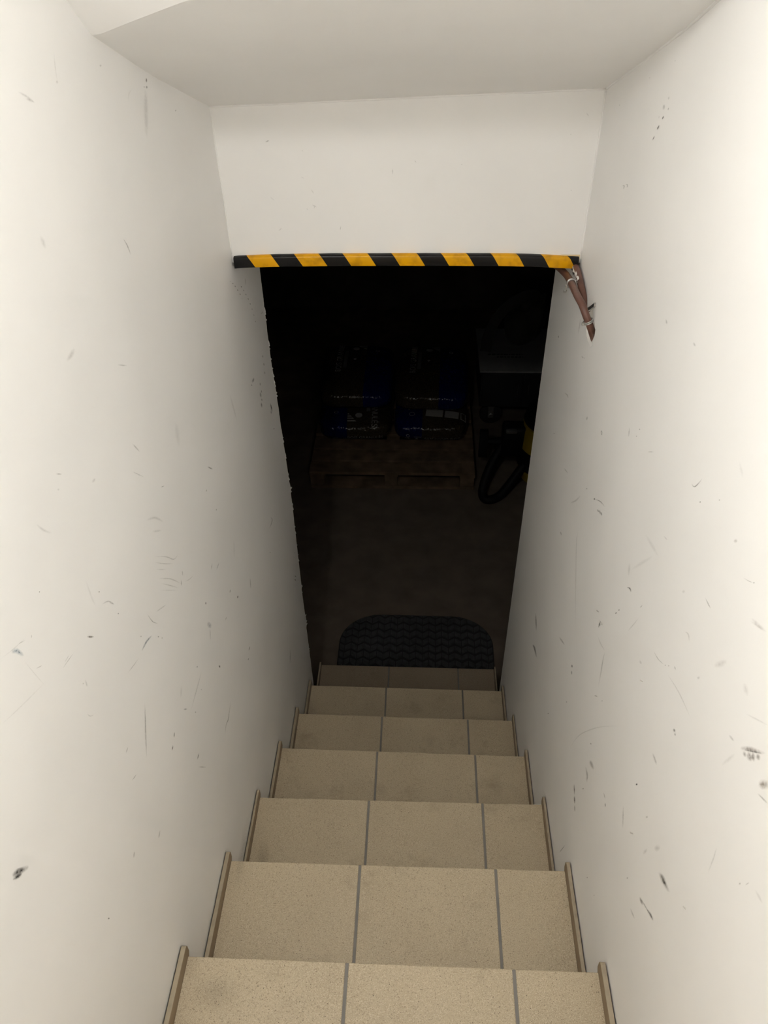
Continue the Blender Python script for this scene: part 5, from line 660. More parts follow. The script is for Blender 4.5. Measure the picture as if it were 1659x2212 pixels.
# ------------------------------------------------------------------ staircase
# nosing of each step: left edge, first joint, second joint, right edge, height left and right
STEPS = {0: (-.0028, .2916, .5947, .7456, 1.4055, 1.4070), 1: (-.0029, .2904, .5940, .7467, 1.2092, 1.2152), 2: (-.0060, .2889, .5920, .7484, 1.0018, 1.0100),
         3: (-.0036, .2937, .5966, .7477, .8155, .8060), 4: (-.0024, .2929, .5951, .7500, .6082, .5980), 5: (-.0033, .2936, .5948, .7475, .4098, .4018), 6: (-.0051, .2919, .5944, .7500, .1950, .1916)}
for k in range(-4, 0): STEPS[k] = (-.0035, .2915, .594, .747, (7-k)*RISE, (7-k)*RISE)
stair = thing('staircase', 'narrow tiled staircase in speckled beige leading down between the white walls to the basement', 'stairs', (0.37, 0.0, 0.0))
stair_inv = Matrix.Translation((-0.37, 0, 0))
def slink(name, bm, mats, **kw):
    bmesh.ops.transform(bm, matrix=stair_inv, verts=bm.verts[:])
    return link(name, bm, mats, stair, **kw)
bmb = bmesh.new()
for k in range(-4, 7):
    xl, g1, g2, xr, zl, zr = STEPS[k]
    yn = -(6-k)*RUN; yb = yn-RUN-0.006 if k > -4 else Y_UP+0.004
    gw = 0.0030
    zat = lambda x: zl+(zr-zl)*(x-xl)/(xr-xl)
    # tiles and recessed joints as one strip: its section runs across the flight
    def strip(y0, y1, zbot, rec, ch=0.0012):
        bm = bmesh.new()
        sec_ = [(xl, 0, 0)]
        for g in (g1, g2): sec_ += [(g-gw-ch, 0, 0), (g-gw, -ch*.8, 1), (g-gw+.0001, -rec, 1), (g+gw-.0001, -rec, 1), (g+gw, -ch*.8, 0), (g+gw+ch, 0, 0)]
        sec_.append((xr, 0, 0)); cols = []
        ysec = [(y0, zbot), (y0, 0), (y1-0.0016, 0), (y1-0.0004, -0.0005), (y1, -0.0018), (y1, zbot)]
        for x, dz, _ in sec_: cols.append([bm.verts.new((x, yy, zat(x)+(zz+(dz if zz > zbot else 0)))) for yy, zz in ysec])
        for i in range(len(cols)-1):
            for j in range(len(ysec)):
                f = bm.faces.new((cols[i][j], cols[i][(j+1) % 6], cols[i+1][(j+1) % 6], cols[i+1][j]))
                f.material_index = 1 if sec_[i][2] else 0
        bm.faces.new(cols[0]); bm.faces.new(cols[-1][::-1]); return bm
    tr_ = slink('tread', strip(yb, yn, -0.010, 0.0014), [TILE if k < 6 else TILE_BOTTOM, GROUT])
    if k == 6: tr_['label'] = 'darker grey bottom tread'
    # riser tiles, set back under the nosing
    zlow = (STEPS[k+1][4]+STEPS[k+1][5])/2-.006 if k < 6 else 0.0
    zt = min(zl, zr)-0.0125
    bm = bmesh.new()
    pf = [(xl+.0005, yn-.020), (xr-.0005, yn-.020), (xr-.0005, yn-.012)]
    for g in (g2, g1): pf += [(g+gw, yn-.012), (g+gw, yn-.0132), (g-gw, yn-.0132), (g-gw, yn-.012)]
    pf.append((xl+.0005, yn-.012)); prism(bm, pf, 'z', zlow+.008, zt)
    for f in bm.faces:
        cc = f.calc_center_median()
        if abs(cc.y-(yn-.0132)) < 1e-5: f.material_index = 1
    slink('riser', bm, [TILE, GROUT])
    box(bmb, xl+.0005, xr-.0005, (yb if k > -4 else Y_UP)-0.02 if k > -4 else Y_UP+.006, yn-0.0205, 0.0, zt-0.0005)
    # skirting tiles standing along both walls, a sliver of air behind them
    if k >= 0:
        for side in (0, 1):
            z0 = zl if side == 0 else zr
            yf = yn+(0.010 if k < 6 else -0.004); yr = yb+0.008
            hf, hr = 0.028, 0.039
            pf = [(yr, z0-0.012), (yf-.012, z0-0.012), (yf-.0006, z0+0.001), (yf, z0+hf-0.006), (yf-0.003, z0+hf-0.001), (yf-0.008, z0+hf+0.0005), (yr, z0+hr)]
            if k == 6: pf = [(yr, 0.004), (yf-.03, 0.004), (yf-.03, z0-.012)]+pf[2:]
            x0, x1 = (XL+0.0028, xl-0.0004) if side == 0 else (xr+0.0004, XR-0.0028)
            if k == 6: x0, x1 = (-0.0122, -0.0056) if side == 0 else (0.7506, 0.7555)
            bm = bmesh.new(); prism(bm, pf, 'x', x0, x1)
            es = [e for e in bm.edges if e.calc_length() > 0.1 and min(v.co.z for v in e.verts) > z0+0.01]
            bmesh.ops.bevel(bm, geom=es, offset=0.0006, segments=1, affect='EDGES'); bmesh.ops.recalc_face_normals(bm, faces=bm.faces[:])
            for f in bm.faces:
                if abs(f.normal.x) > 0.9 and f.calc_area() > 0.002: f.material_index = 1
            slink('skirting_tile', bm, [SKIRT, SKIRTF])
slink('stair_body', bmb, CONCRETE)
# brown smudges trodden into the second visible tread
bm = bmesh.new(); cl = bm.verts.layers.float_color.new('stain')
def smudge(x, y, z, rx, ry, a, col, n=14, rot=0.0):
    c0 = bm.verts.new((x, y, z)); c0[cl] = (*col, a); ring = []
    for i in range(n):
        t = 2*math.pi*i/n; rr = 1+0.45*noise.noise(Vector((x*31+math.cos(t)*1.7, y*31+math.sin(t)*1.7, 1.3)))
        dx, dy = rx*rr*math.cos(t), ry*rr*math.sin(t)
        v = bm.verts.new((x+dx*math.cos(rot)-dy*math.sin(rot), y+dx*math.sin(rot)+dy*math.cos(rot), z)); v[cl] = (*col, 0); ring.append(v)
    for i in range(n): bm.faces.new((c0, ring[i], ring[(i+1) % n]))
DC = (0.10, 0.08, 0.06)
ZT = 1.2152+0.0012
for x, y, rx, ry, a, ro in ((.659, -1.553, .020, .004, .9, -.5), (.672, -1.560, .012, .004, .8, .4), (.640, -1.545, .018, .007, .35, -.4), (.655, -1.562, .05, .012, .3, 0), (.70, -1.565, .03, .012, .28, 0)):
    smudge(x, y, ZT, rx, ry, a, DC, rot=ro)
for x, y, rx, ry, a in ((.02, -1.30, .012, .10, .22), (.03, -1.57, .04, .02, .28), (.11, -1.565, .06, .012, .2)): smudge(x, y, 1.2102+.0012, rx, ry, a, DC)
for x, y, rx, ry, a in ((.028, -1.25, .022, .07, .3), (.02, -1.31, .02, .03, .4), (.07, -1.32, .03, .012, .3)): smudge(x, y, 1.0022+.0014, rx, ry, a, DC)
for x, y, rx, ry, a in ((.665, -1.040, .028, .002, .6), (.62, -1.05, .04, .004, .3)): smudge(x, y, .8085+.001, rx, ry, a, DC)
for x, y, rx, ry, a in ((.06, -1.66, .05, .03, .16), (.03, -1.78, .03, .07, .25), (.66, -1.80, .06, .02, .2)): smudge(x, y, 1.4068+.0016, rx, ry, a, DC)
o = slink('dirt_marks', bm, SCUFF); o['kind'] = 'stuff'

# ------------------------------------------------------------------ striped edge guard on the lintel
bump = thing('edge_guard', 'black and yellow diagonally striped edge guard along the bottom of the white lintel', 'edge guard', (0, -0.470, 2.2364))
sec = [(.0119, .0252), (.008, .0254), (.0048, .0250), (.0024, .0240), (.0008, .0222), (0, .0200), (0, .0024), (.0008, .0006), (.003, -.0004), (.020, -.0008), (.036, -.0006), (.036, .0012), (.018, .0014), (.0119, .0016)]
sag = [(-.0095, -.0068, 0), (.0, -.0058, 0), (.05, -.0036, 0), (.11, -.0020, 0), (.20, -.0007, 0), (.37, 0, 0), (.50, 0, 0), (.60, -.0004, 0), (.65, -.0018, .0), (.69, -.0038, .0), (.72, -.0052, .0), (.752, -.0068, 0)]
bm = bmesh.new(); rings = []
for i in range(97):
    x = -.0095+(.752+.0095)*i/96
    for (a, za, _), (b, zb, _) in zip(sag, sag[1:]):
        if a <= x <= b: t = (x-a)/(b-a); dz = za+(zb-za)*t
    rings.append([bm.verts.new((x, y, z+dz+0.0003*noise.noise(Vector((x*30, y*80, z*80))))) for y, z in sec])
for a, b in zip(rings, rings[1:]):
    for k in range(len(sec)): bm.faces.new((a[k], a[(k+1) % len(sec)], b[(k+1) % len(sec)], b[k]))
bm.faces.new(rings[0]); bm.faces.new(rings[-1][::-1])
link('striped_profile', bm, STRIPES, bump, smooth=35)
bm = bmesh.new(); box(bm, .714, .7545, .0092, .0118, .0100, .0218, 0, 0.0006)
link('tape', bm, TAPE, bump)['label'] = 'tan strip of tape behind the loose right end'
# torn foam hanging off the right end
bm = bmesh.new()
prism(bm, [(.736, -.004), (.752, -.004), (.7525, -.022), (.748, -.017), (.745, -.023), (.741, -.011)], 'y', .004, .010)
link('torn_foam', bm, RUBBER, bump)

# ------------------------------------------------------------------ pipes along the right wall
pipe = thing('copper_pipe', 'brown pipe in zinc clamps, coming out of the broken hole in the right wall', 'pipe', (0.728, -0.56, 2.233))
off = Vector((-0.728, 0.56, -2.233))
bm = bmesh.new()
tube(bm, [p+off for p in catmull([(.800, -.600, 2.095), (.780, -.639, 2.138), (.766, -.661, 2.168), (.7525, -.674, 2.199), (.741, -.6715, 2.2217), (.733, -.656, 2.2375), (.7285, -.6250, 2.2400), (.7278, -.575, 2.2350), (.7275, -.505, 2.2261), (.7268, -.43, 2.2082), (.716, -.385, 2.2020), (.690, -.362, 2.2030), (.640, -.352, 2.2060), (.56, -.35, 2.2060)], 10)], .0074, 20)
link('pipe_run', bm, PIPEM, pipe, smooth=True)
def clamp(at, dirv, screw=True):
    d = Vector(dirv).normalized(); c0 = Vector(at)+off
    a = d.orthogonal().normalized(); b = d.cross(a)
    # ring
    bm = bmesh.new(); n = 28
    for s in (-1, 1):
        pts = [c0+d*s*.0017+(a*math.cos(2*math.pi*k/n)+b*math.sin(2*math.pi*k/n))*.0090 for k in range(n+1)]
        tube(bm, pts, .0015, 8, caps=False)
    # closing lug
    lug = c0+Vector((-.0085, .003, -.0070))
    box(bm, lug.x-.003, lug.x+.003, lug.y-.003, lug.y+.003, lug.z-.003, lug.z+.0025, 0, .0008)
    cl_ = link('pipe_clamp', bm, ZINC, pipe, smooth=40); cl_['label'] = 'bright zinc pipe clamp'
    if screw:
        bm = bmesh.new(); tube(bm, [lug+Vector((0, 0, .003)), lug+Vector((-.002, .001, -.016))], .0018, 8)
        tube(bm, [lug+Vector((-.001, 0, -.010)), lug+Vector((-.002, .001, -.015))], .0034, 6)
        link('clamp_screw', bm, ZINC, cl_)
clamp((.7278, -.545, 2.2312), (0, 1, -.10))
clamp((.747, -.6735, 2.2100), (.46, -.02, -.88), False)
bm = bmesh.new()
# steel mounting plate bent out of the hole
prism(bm, [(-.6683+.56, 2.2479-2.233), (-.6125+.56, 2.208-2.233), (-.6229+.56, 2.2065-2.233), (-.6679+.56, 2.2395-2.233)], 'x', .7540-.728, .7576-.728)
link('mounting_plate', bm, ZINC, pipe)
pipe2 = thing('copper_pipe', 'paint-flecked brown pipe tight against the right wall, behind the clamped pipe', 'pipe', (0.7475, -0.56, 2.242))
off2 = Vector((-0.7475, 0.56, -2.242))
bm = bmesh.new()
tube(bm, [p+off2 for p in catmull([(.800, -.56, 2.118), (.790, -.5696, 2.1332), (.772, -.596, 2.172), (.758, -.590, 2.198), (.7505, -.568, 2.2185), (.748, -.5263, 2.2304), (.747, -.48, 2.2350), (.747, -.40, 2.222), (.747, -.25, 2.218)], 10)], .0074, 18)
p2 = link('pipe_run', bm, PIPEM, pipe2, smooth=True)
# flaking white paint: small curved chips that follow the pipe skin
bm = bmesh.new(); rnd = random.Random(3)
for i in range(26):
    y = rnd.uniform(-.565, -.475); a0 = rnd.uniform(math.radians(120), math.radians(215)); zc = 2.2304+(y+.5263)*.285 if y < -.5263 else 2.2304+(y+.5263)*.10
    da = rnd.uniform(.15, .5); dl = rnd.uniform(.002, .011)
    if rnd.random() < .45: y = rnd.uniform(-.535, -.475); dl *= 1.4; da *= 1.5
    vs = []
    for (sa, sy) in ((-1, -.6), (0, -1), (1, -.4), (.8, .7), (0, 1), (-.9, .5)):
        a = a0+sa*da*.5; r = .0077
        vs.append(bm.verts.new(Vector((.7480-(y+.5263)*.03+r*math.cos(a), y+sy*dl, zc+r*math.sin(a)))+off2))
    bm.faces.new(vs)
link('paint_flakes', bm, PLASTER, pipe2)['kind'] = 'stuff'

# ------------------------------------------------------------------ rubber mat
def clip(poly, outline):
    out = poly
    n = len(outline)
    for i in range(n):
        ax, ay = outline[i]; bx, by = outline[(i+1) % n]
        ins = lambda p: (bx-ax)*(p[1]-ay)-(by-ay)*(p[0]-ax) >= 0
        res = []
        for j in range(len(out)):
            p, q = out[j], out[(j+1) % len(out)]
            if ins(p): res.append(p)
            if ins(p) != ins(q):
                d1 = (bx-ax)*(p[1]-ay)-(by-ay)*(p[0]-ax); d2 = (bx-ax)*(q[1]-ay)-(by-ay)*(q[0]-ax); t = d1/(d1-d2)
                res.append((p[0]+(q[0]-p[0])*t, p[1]+(q[1]-p[1])*t))
        out = res
        if len(out) < 3: return []
    return out
def mat_outline(w, d, r, n=14):
    pts = [(-w/2+.02, 0), (w/2-.02, 0), (w/2, .02)]
    for i in range(n+1): a = math.pi/2*i/n; pts.append((w/2-r+r*math.cos(a), d-r*.92+r*.92*math.sin(a)))
    for i in range(n+1): a = math.pi/2+math.pi/2*i/n; pts.append((-w/2+r+r*math.cos(a), d-r*.92+r*.92*math.sin(a)))
    pts.append((-w/2, .02)); return pts
doormat = thing('rubber_mat', 'black rubber mat with rounded corners and zigzag tread at the foot of the stairs', 'mat', (0.407, 0.015, 0.0), math.radians(-0.3))
ol = mat_outline(.742, .446, .20)
bm = bmesh.new(); prism(bm, ol, 'z', 0.0005, 0.008)
link('mat_base', bm, RUBBER, doormat)
inner = mat_outline(.732, .440, .195); inner = [(x, y+.003) for x, y in inner]
bm = bmesh.new(); pw, ph = .0312, .0440
for i in range(-14, 14):
    for j in range(-1, 11):
        x0 = i*pw; s = 1 if i % 2 else -1; y0 = j*ph
        sl = .017; g = .0016
        ya, yb2 = (y0-sl/2*s, y0+sl/2*s)
        for (o0, o1) in ((.0, .031),):
            pl = [(x0+g, ya+o0), (x0+pw-g, yb2+o0), (x0+pw-g, yb2+o1), (x0+g, ya+o1)]
            pl = clip(pl, inner)
            if len(pl) >= 3:
                cx = sum(p[0] for p in pl)/len(pl); cy = sum(p[1] for p in pl)/len(pl)
                a = [bm.verts.new((p[0], p[1], .007)) for p in pl]
                b = [bm.verts.new((cx+(p[0]-cx)*.92, cy+(p[1]-cy)*.9, .0135)) for p in pl]
                bm.faces.new(b)
                for k in range(len(pl)): bm.faces.new((a[k], a[(k+1) % len(pl)], b[(k+1) % len(pl)], b[k]))
bmesh.ops.remove_doubles(bm, verts=bm.verts[:], dist=1e-6)
link('zigzag_tread', bm, TREADR, doormat)['kind'] = 'stuff'

# ------------------------------------------------------------------ pallet
PX0, PX1, PY0, PY1 = -.237, .742, 1.462, 2.662
pal = thing('wooden_pallet', 'weathered wooden pallet on the dark basement floor carrying the plastic sacks', 'pallet', ((PX0+PX1)/2, (PY0+PY1)/2, 0))
po = Matrix.Translation((-(PX0+PX1)/2, -(PY0+PY1)/2, 0))
def plink(name, bm):
    bmesh.ops.transform(bm, matrix=po, verts=bm.verts[:]); return link(name, bm, WOOD, pal)
ys = [(1.462, 1.562), (1.578, 1.678), (1.694, 1.794), (1.85, 1.95), (2.01, 2.11), (2.17, 2.27), (2.33, 2.43), (2.562, 2.662)]
for y0, y1 in ys:
    bm = bmesh.new(); box(bm, PX0+random.uniform(-.003, .003), PX1+random.uniform(-.003, .003), y0, y1, .105, .125, 0, .002); plink('deck_board', bm)
bxs = ((PX0, PX0+.09), (.208, .288), (PX1-.09, PX1))
for x0, x1 in bxs:
    bm = bmesh.new(); box(bm, x0, x1, PY0+.004, PY1-.004, .087, .1045, 0, .001); plink('stringer', bm)
    for y0 in (1.468, 2.012, 2.560):
        bm = bmesh.new(); box(bm, x0+.002, x1-.004, y0, y0+.095, .0205, .0865, 0, .002); plink('block', bm)
for y0 in (1.464, 2.01, 2.560):
    bm = bmesh.new(); box(bm, PX0+.002, PX1-.002, y0, y0+.098, .0005, .020, 0, .002); plink('bottom_board', bm)

# ------------------------------------------------------------------ plastic sacks of wood pellets
BA, BB, BH, BN, BMx = .227, .312, .074, 6.0, 3.6
def Fsq(x, y, z): return (abs(x/BA)**BN+abs(y/BB)**BN)**(BMx/BN)+abs(z/BH)**BMx
def top_z(x, y):
    q = 1-(abs(x/BA)**BN+abs(y/BB)**BN)**(BMx/BN); return BH*max(q, .001)**(1/BMx)
def front_y(x, z):
    q = (1-abs(z/BH)**BMx); q = max(q, .001)**(BN/BMx)-abs(x/BA)**BN
    return -BB*max(q, .001)**(1/BN)
def sack_mesh(seed):
    bm = bmesh.new(); bmesh.ops.create_cube(bm, size=2)
    bmesh.ops.subdivide_edges(bm, edges=bm.edges[:], cuts=30, use_grid_fill=True)
    for v in bm.verts:
        p = Vector((v.co.x*BA, v.co.y*BB, v.co.z*BH)); s = Fsq(*p)**(-1/BMx); p = p*s
        e = max(abs(p.x/BA), abs(p.y/BB))**3
        nn = noise.noise(Vector((p.x*14+seed, p.y*9, p.z*30)))*.0022+noise.noise(Vector((p.x*40+seed, p.y*30, p.z*30)))*.0018*e
        v.co = p+p.normalized()*nn
    return bm
TXT = {}
def text_poly(s, size):
    """triangulated letters as a list of vertices and faces, centred on the origin"""
    if (s, size) in TXT: return TXT[(s, size)]
    cu = bpy.data.curves.new('letters', 'FONT'); cu.body = s; cu.size = size; cu.align_x = 'CENTER'; cu.align_y = 'CENTER'; cu.resolution_u = 3
    o = bpy.data.objects.new('letters', cu); COL.objects.link(o)
    dg = bpy.context.evaluated_depsgraph_get(); me = bpy.data.meshes.new_from_object(o.evaluated_get(dg))
    bm = bmesh.new(); bm.from_mesh(me); bmesh.ops.triangulate(bm, faces=bm.faces[:]); bm.verts.index_update()
    r = ([v.co.copy() for v in bm.verts], [[v.index for v in f.verts] for f in bm.faces])
    bm.free(); bpy.data.objects.remove(o); bpy.data.curves.remove(cu); bpy.data.meshes.remove(me)
    TXT[(s, size)] = r; return r
def put(bm, poly, fn):
    vs = [bm.verts.new(fn(p)) for p in poly[0]]
    for f in poly[1]:
        try: bm.faces.new([vs[i] for i in f])
        except ValueError: pass
def rect(w, h, nx=6, ny=4):
    vs = [Vector(((i/nx-.5)*w, (j/ny-.5)*h, 0)) for j in range(ny+1) for i in range(nx+1)]
    return vs, [[j*(nx+1)+i, j*(nx+1)+i+1, (j+1)*(nx+1)+i+1, (j+1)*(nx+1)+i] for j in range(ny) for i in range(nx)]
def ringp(r0, r1, n=24):
    vs = []
    for i in range(n): a = 2*math.pi*i/n; vs += [Vector((r0*math.cos(a), r0*math.sin(a), 0)), Vector((r1*math.cos(a), r1*math.sin(a), 0))]
    return vs, [[2*i, 2*i+1, (2*i+3) % (2*n), (2*i+2) % (2*n)] for i in range(n)]
def disc(r, n=20): return [Vector((r*math.cos(2*math.pi*i/n), r*math.sin(2*math.pi*i/n), 0)) for i in range(n)], [list(range(n))]
def on_top(cx, cy, ang):
    c, s = math.cos(ang), math.sin(ang)
    def f(p):
        x = cx+p.x*c-p.y*s; y = cy+p.x*s+p.y*c; return Vector((x, y, top_z(x, y)+.0032))
    return f
def on_front(cx, cz, flip=False):
    def f(p):
        sg = -1 if flip else 1; x = cx+sg*p.x; z = cz+sg*p.y; return Vector((x, front_y(x, z)-.004, z))
    return f
WORDS = 'BOIS GRANULÉS'
def print_front_side():
    P = []
    P.append(('lettering', [(text_poly(WORDS, .052), on_top(.118, -.115, -math.pi/2))]))
    P.append(('small_print', [(rect(.022, .205, 2, 14), on_top(.080, -.075, 0))]))
    P.append(('round_emblem', [(disc(.022), on_top(.022, -.215, 0))])); P.append(('round_emblem', [(disc(.010), on_top(.022, -.075, 0))]))
    tri = [Vector((-.012, .0, 0)), Vector((-.012, -.08, 0)), Vector((.045, -.08, 0))]; L4 = []
    for k in range(4):
        t0, t1 = k/4+.02, k/4+.16
        L4.append((([tri[1].lerp(tri[0], t0), tri[1].lerp(tri[0], t1), tri[2].lerp(tri[0], t1), tri[2].lerp(tri[0], t0)], [[0, 1, 2, 3]]), on_top(-.035, -.19, 0)))
    P.append(('striped_triangle', L4))
    P.append(('ring_emblem', [(ringp(.010, .013), on_top(-.118, -.185, 0))]))
    P.append(('lettering', [(text_poly(WORDS, .030), on_front(.062, -.028))]))
    P.append(('small_print', [(rect(.012, .014, 2, 2), on_front(-.058, -.036))])); P.append(('small_print', [(rect(.03, .006, 3, 1), on_front(-.12, -.03))]))
    return P
def print_rear_side():
    P = [('label_panel', [(rect(.105, .068, 8, 5), on_top(.022, -.187, -.08))]), ('label_panel', [(rect(.085, .066, 8, 5), on_top(.128, -.197, -.08))])]
    fr = ((0, .03, .034, .006), (0, -.03, .034, .006), (-.014, 0, .006, .06), (.014, 0, .006, .06))
    P.append(('square_frame', [(rect(w, h, 2, 2), on_top(.198+dx, -.20+dy, 0)) for dx, dy, w, h in fr]))
    P.append(('ring_emblem', [(ringp(.015, .0185), on_top(-.115, -.20, 0))])); P.append(('small_print', [(rect(.012, .02, 2, 2), on_top(-.135, -.15, 0))]))
    P.append(('lettering', [(text_poly(WORDS, .030), on_front(.075, -.032, True))])); P.append(('ring_emblem', [(ringp(.008, .011, 16), on_front(-.135, -.012))]))
    P.append(('small_print', [(rect(.026, .012, 3, 2), on_front(-.14, -.034))])); P.append(('round_emblem', [(disc(.008), on_front(-.082, -.034))])); P.append(('small_print', [(rect(.045, .007, 3, 1), on_front(-.075, -.018))]))
    return P
def sack(loc, rz, side, seed, label):
    o = thing('pellet_sack', label, 'sack', loc, rz, 'plastic sacks of wood pellets on the pallet')
    body = link('sack_body', sack_mesh(seed), BAG, o, loc=(0, 0, BH+.004), smooth=True)
    for nm, pieces in (print_front_side if side == 0 else print_rear_side)():
        bm = bmesh.new()
        for poly, fn in pieces: put(bm, poly, fn)
        link(nm, bm, SMALLINK if nm == 'small_print' else WHITEINK, body, recalc=False)
    return o
sack((.012, 2.055, .1225), math.radians(1), 0, 1.3, 'blue-ended pellet sack lettered upright, lying front left on the wooden pallet')
sack((.484, 2.055, .1225), math.radians(-1.5), 1, 5.1, 'blue-ended pellet sack with white label panels, lying front right on the wooden pallet')
sack((.015, 2.165, .2755), math.radians(180), 0, 9.7, 'upper left pellet sack stacked on the front left sack with the upright lettering')
sack((.484, 2.150, .2755), math.radians(178), 0, 13.4, 'upper right pellet sack stacked on the front right sack, blue end to the right')

# ------------------------------------------------------------------ wet and dry vacuum cleaner
VX, VY = 1.180, 1.56
vac = thing('vacuum_cleaner', 'yellow and black wet and dry vacuum cleaner with a looped black hose beside the pallet', 'vacuum cleaner', (VX, VY, 0))
def vlink(name, bm, m, smooth=40, parent=None): return link(name, bm, m, parent or vac, smooth=smooth)
bm = bmesh.new(); lathe(bm, [(0, .055), (.150, .055), (.178, .075), (.186, .13), (.188, .30), (.184, .40), (.172, .425), (0, .43)], 48); vlink('drum', bm, YELLOWP)
bm = bmesh.new(); lathe(bm, [(.187, .150), (.195, .156), (.196, .275), (.190, .285), (.187, .28), (.187, .150)], 48); vlink('drum_band', bm, BLACKP)
bm = bmesh.new(); lathe(bm, [(0, .43), (.165, .43), (.178, .445), (.165, .50), (.11, .545), (0, .555)], 48); vlink('motor_head', bm, BLACKP)
bm = bmesh.new(); tube(bm, catmull([(-.10, 0, .535), (-.085, 0, .60), (0, 0, .625), (.085, 0, .60), (.10, 0, .535)], 8), .014, 12); vlink('handle', bm, BLACKP)
for k in range(4):
    a = math.radians(45+90*k+12); cx, cy = .165*math.cos(a), .165*math.sin(a)
    bm = bmesh.new(); box(bm, cx-.030, cx+.030, cy-.030, cy+.030, .045, .085, 0, .008)
    ca = vlink('caster', bm, BLACKP)
    bm = bmesh.new(); ww = [(0, -.012), (.018, -.012), (.022, -.008), (.022, .008), (.018, .012), (0, .012)]; lathe(bm, ww, 20)
    bmesh.ops.rotate(bm, verts=bm.verts[:], matrix=Matrix.Rotation(math.pi/2, 3, 'X')); bmesh.ops.translate(bm, verts=bm.verts[:], vec=(cx, cy, .0225)); vlink('wheel', bm, BLACKP, parent=ca)
# tool holder at the front left of the drum
bm = bmesh.new(); box(bm, .885-VX, 1.035-VX, 1.50-VY, 1.60-VY, .215, .415, 0, .018, 3); box(bm, .93-VX, 1.06-VX, 1.55-VY, 1.62-VY, .19, .33, 0, .012)
holder = vlink('tool_holder', bm, BLACKP)
bm = bmesh.new(); box(bm, .898-VX, .962-VX, 1.488-VY, 1.512-VY, .392, .412, 0, .006)
lv = vlink('latch', bm, GREYP, parent=holder); lv['label'] = 'grey latch lever'
bm = bmesh.new(); tube(bm, [Vector((1.075-VX, 1.575-VY, .20)), Vector((1.045-VX, 1.51-VY, .19)), Vector((1.035-VX, 1.49-VY, .187))], .034, 24)
tube(bm, [Vector((1.037-VX, 1.494-VY, .188)), Vector((1.03-VX, 1.478-VY, .186))], .040, 24); vlink('hose_port', bm, BLACKP)
bm = bmesh.new(); box(bm, .762-VX, .812-VX, 1.578-VY, 1.618-VY, .155, .338, 0, .005)
nz = vlink('floor_nozzle', bm, BLACKP)
bm = bmesh.new(); tube(bm, [Vector((.80-VX, 1.598-VY, .262)), Vector((.84-VX, 1.595-VY, .262)), Vector((.90-VX, 1.58-VY, .275))], lambda t: .018+.010*t, 16); vlink('nozzle_neck', bm, BLACKP, parent=nz)
hp = catmull([(.945, 1.55, .30), (.900, 1.545, .265), (.862, 1.525, .218), (.822, 1.48, .150), (.792, 1.42, .085), (.783, 1.378, .045), (.800, 1.347, .0285), (.838, 1.345, .0285), (.885, 1.370, .040), (.945, 1.420, .092), (1.005, 1.465, .165), (1.032, 1.482, .187)], 16)
bm = bmesh.new(); tube(bm, [p-Vector((VX, VY, 0)) for p in hp], .0270, 20, rib=.07); vlink('hose', bm, BLACKP, smooth=True)

# ------------------------------------------------------------------ low cabinet on casters with a pale board and a sack on top
CX, CY = 1.06, 2.37
cab = thing('rolling_cabinet', 'low black cabinet on casters behind the vacuum cleaner', 'cabinet', (CX, CY, 0))
bm = bmesh.new(); box(bm, .792-CX, 1.33-CX, 2.105-CY, 2.64-CY, .165, .428, 0, .006)
link('cabinet_body', bm, CABINET, cab)
for xa, xb in ((.80, 1.055), (1.062, 1.32)):
    bm = bmesh.new(); box(bm, xa-CX, xb-CX, 2.094-CY, 2.1048-CY, .180, .415, 0, .003); d = link('cabinet_door', bm, CABINET, cab)
    hx = xb-.03 if xa < 1 else xa+.03
    bm = bmesh.new(); tube(bm, [Vector((hx-CX, 2.083-CY, .27)), Vector((hx-CX, 2.083-CY, .34))], .004, 10)
    for z in (.272, .338): tube(bm, [Vector((hx-CX, 2.083-CY, z)), Vector((hx-CX, 2.0945-CY, z))], .003, 8)
    link('door_handle', bm, GREYP, d, smooth=40)
for x, y in ((.875, 2.17), (1.28, 2.17), (.875, 2.58), (1.28, 2.58)):
    bm = bmesh.new(); lathe(bm, [(0, -.017), (.060, -.017), (.072, -.010), (.072, .010), (.060, .017), (0, .017)], 28)
    bmesh.ops.rotate(bm, verts=bm.verts[:], matrix=Matrix.Rotation(math.pi/2, 3, 'X')); bmesh.ops.translate(bm, verts=bm.verts[:], vec=(x-CX, y-CY, .0725))
    ca = link('caster', bm, RUBBER, cab, smooth=40)
    bm = bmesh.new(); box(bm, x-CX-.025, x-CX+.025, y-CY-.026, y-CY+.026, .135, .1648, 0, .003)
    for s in (-1, 1): box(bm, x-CX-.018, x-CX+.018, y-CY+s*.0225-.003, y-CY+s*.0225+.003, .055, .14, 0, .001)
    link('caster_fork', bm, ZINC, ca)
    bm = bmesh.new(); tube(bm, [Vector((x-CX, y-CY-.030, .0725)), Vector((x-CX, y-CY+.030, .0725))], .012, 14); link('axle', bm, ZINC, ca)
lid = thing('board', 'pale grey printed board lying on top of the low black cabinet', 'board', (CX, CY, .4285))
bm = bmesh.new(); box(bm, .779-CX, 1.335-CX, 2.085-CY, 2.64-CY, 0, .010, 0, .002); link('panel', bm, LID, lid)
bm = bmesh.new()
for x0, x1, y in ((.840, 1.060, 2.292), (.895, 1.062, 2.262)):
    x = x0
    while x < x1:
        w = random.uniform(.008, .026); box(bm, x-CX, min(x+w, x1)-CX, y-CY-.006, y-CY+.006, .0101, .0106); x += w+.006
link('printed_lines', bm, INK, lid)['label'] = 'two dark illegible lines of print'
sk = thing('fabric_bag', 'slumped dark grey fabric bag with a thick carrying strap, on the pale board', 'bag', (1.04, 2.43, .4388))
bm = bmesh.new(); bmesh.ops.create_uvsphere(bm, u_segments=40, v_segments=24, radius=1)
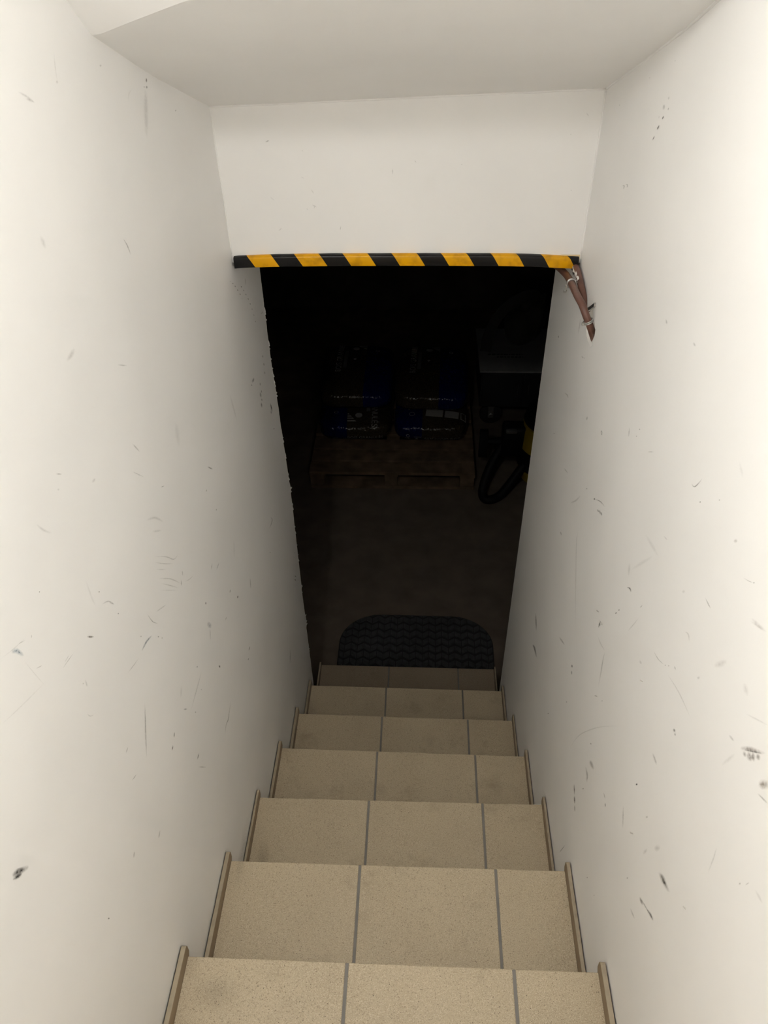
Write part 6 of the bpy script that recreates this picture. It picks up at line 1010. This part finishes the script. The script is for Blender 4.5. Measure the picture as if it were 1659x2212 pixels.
for v in bm.verts:
    p = v.co.copy(); zz = (p.z+1)*.155
    wob = 1+.18*noise.noise(p*2.1)+.08*noise.noise(p*5.3)
    v.co = Vector((p.x*.125*wob+(zz*.28), p.y*.11*wob+zz*.25, max(zz*wob, 0.0)))
link('bag_body', bm, SACK, sk, smooth=True)
bm = bmesh.new(); strap = catmull([(-.215, -.14, .022), (-.205, -.10, .095), (-.165, -.06, .19), (-.095, -.02, .27), (0, .0, .325), (.07, .02, .33), (.10, .03, .30)], 10)
rings = []
for i, p in enumerate(strap):
    t = (strap[min(i+1, len(strap)-1)]-strap[max(i-1, 0)]).normalized(); sidev = t.cross(Vector((.25, -1, .2))).normalized(); nv = sidev.cross(t)
    rings.append([bm.verts.new(p+sidev*a*.034+nv*b*.010) for a, b in ((-1, -.6), (-1, .6), (0, 1), (1, .6), (1, -.6), (0, -1))])
for a, b in zip(rings, rings[1:]):
    for k in range(6): bm.faces.new((a[k], a[(k+1) % 6], b[(k+1) % 6], b[k]))
bm.faces.new(rings[0]); bm.faces.new(rings[-1][::-1])
link('strap', bm, SACK, sk, smooth=40)

# ------------------------------------------------------------------ light: the lamp of the upper landing
ld = bpy.data.lights.new('landing_lamp', 'POINT'); ld.energy = 16.0; ld.shadow_soft_size = 0.036; ld.color = (1.0, 0.982, 0.930)
lo = bpy.data.objects.new('landing_lamp', ld); COL.objects.link(lo); lo.location = (0.064, -1.90, 3.22)
w = bpy.data.worlds.new('world'); sc.world = w; w.use_nodes = True
w.node_tree.nodes['Background'].inputs[0].default_value = (0, 0, 0, 1); w.node_tree.nodes['Background'].inputs[1].default_value = 0

# ------------------------------------------------------------------ camera
cd = bpy.data.cameras.new('camera'); cam = bpy.data.objects.new('camera', cd); COL.objects.link(cam)
cd.sensor_fit = 'VERTICAL'; cd.sensor_height = 24.0; cd.lens = 24.0*1677.6/2212; cd.clip_start = 0.02
R_ = Vector((0.9989, 0.0425, -0.0178)); F_ = Vector((-0.0437, 0.7510, -0.6589)).normalized(); R_ = (R_-F_*R_.dot(F_)).normalized(); U_ = R_.cross(F_)
M = Matrix((R_, U_, -F_)).transposed().to_4x4(); M.translation = Vector((0.409, -2.1226, 2.9612)); cam.matrix_world = M
sc.camera = cam
vs_ = sc.view_settings; vs_.view_transform = 'Standard'; vs_.look = 'None'; vs_.gamma = 1; vs_.use_curve_mapping = False; vs_.exposure = 0.0
sc.cycles.max_bounces = 16; sc.cycles.diffuse_bounces = 14; sc.cycles.glossy_bounces = 6; sc.cycles.transparent_max_bounces = 16
sc.cycles.use_denoising = True
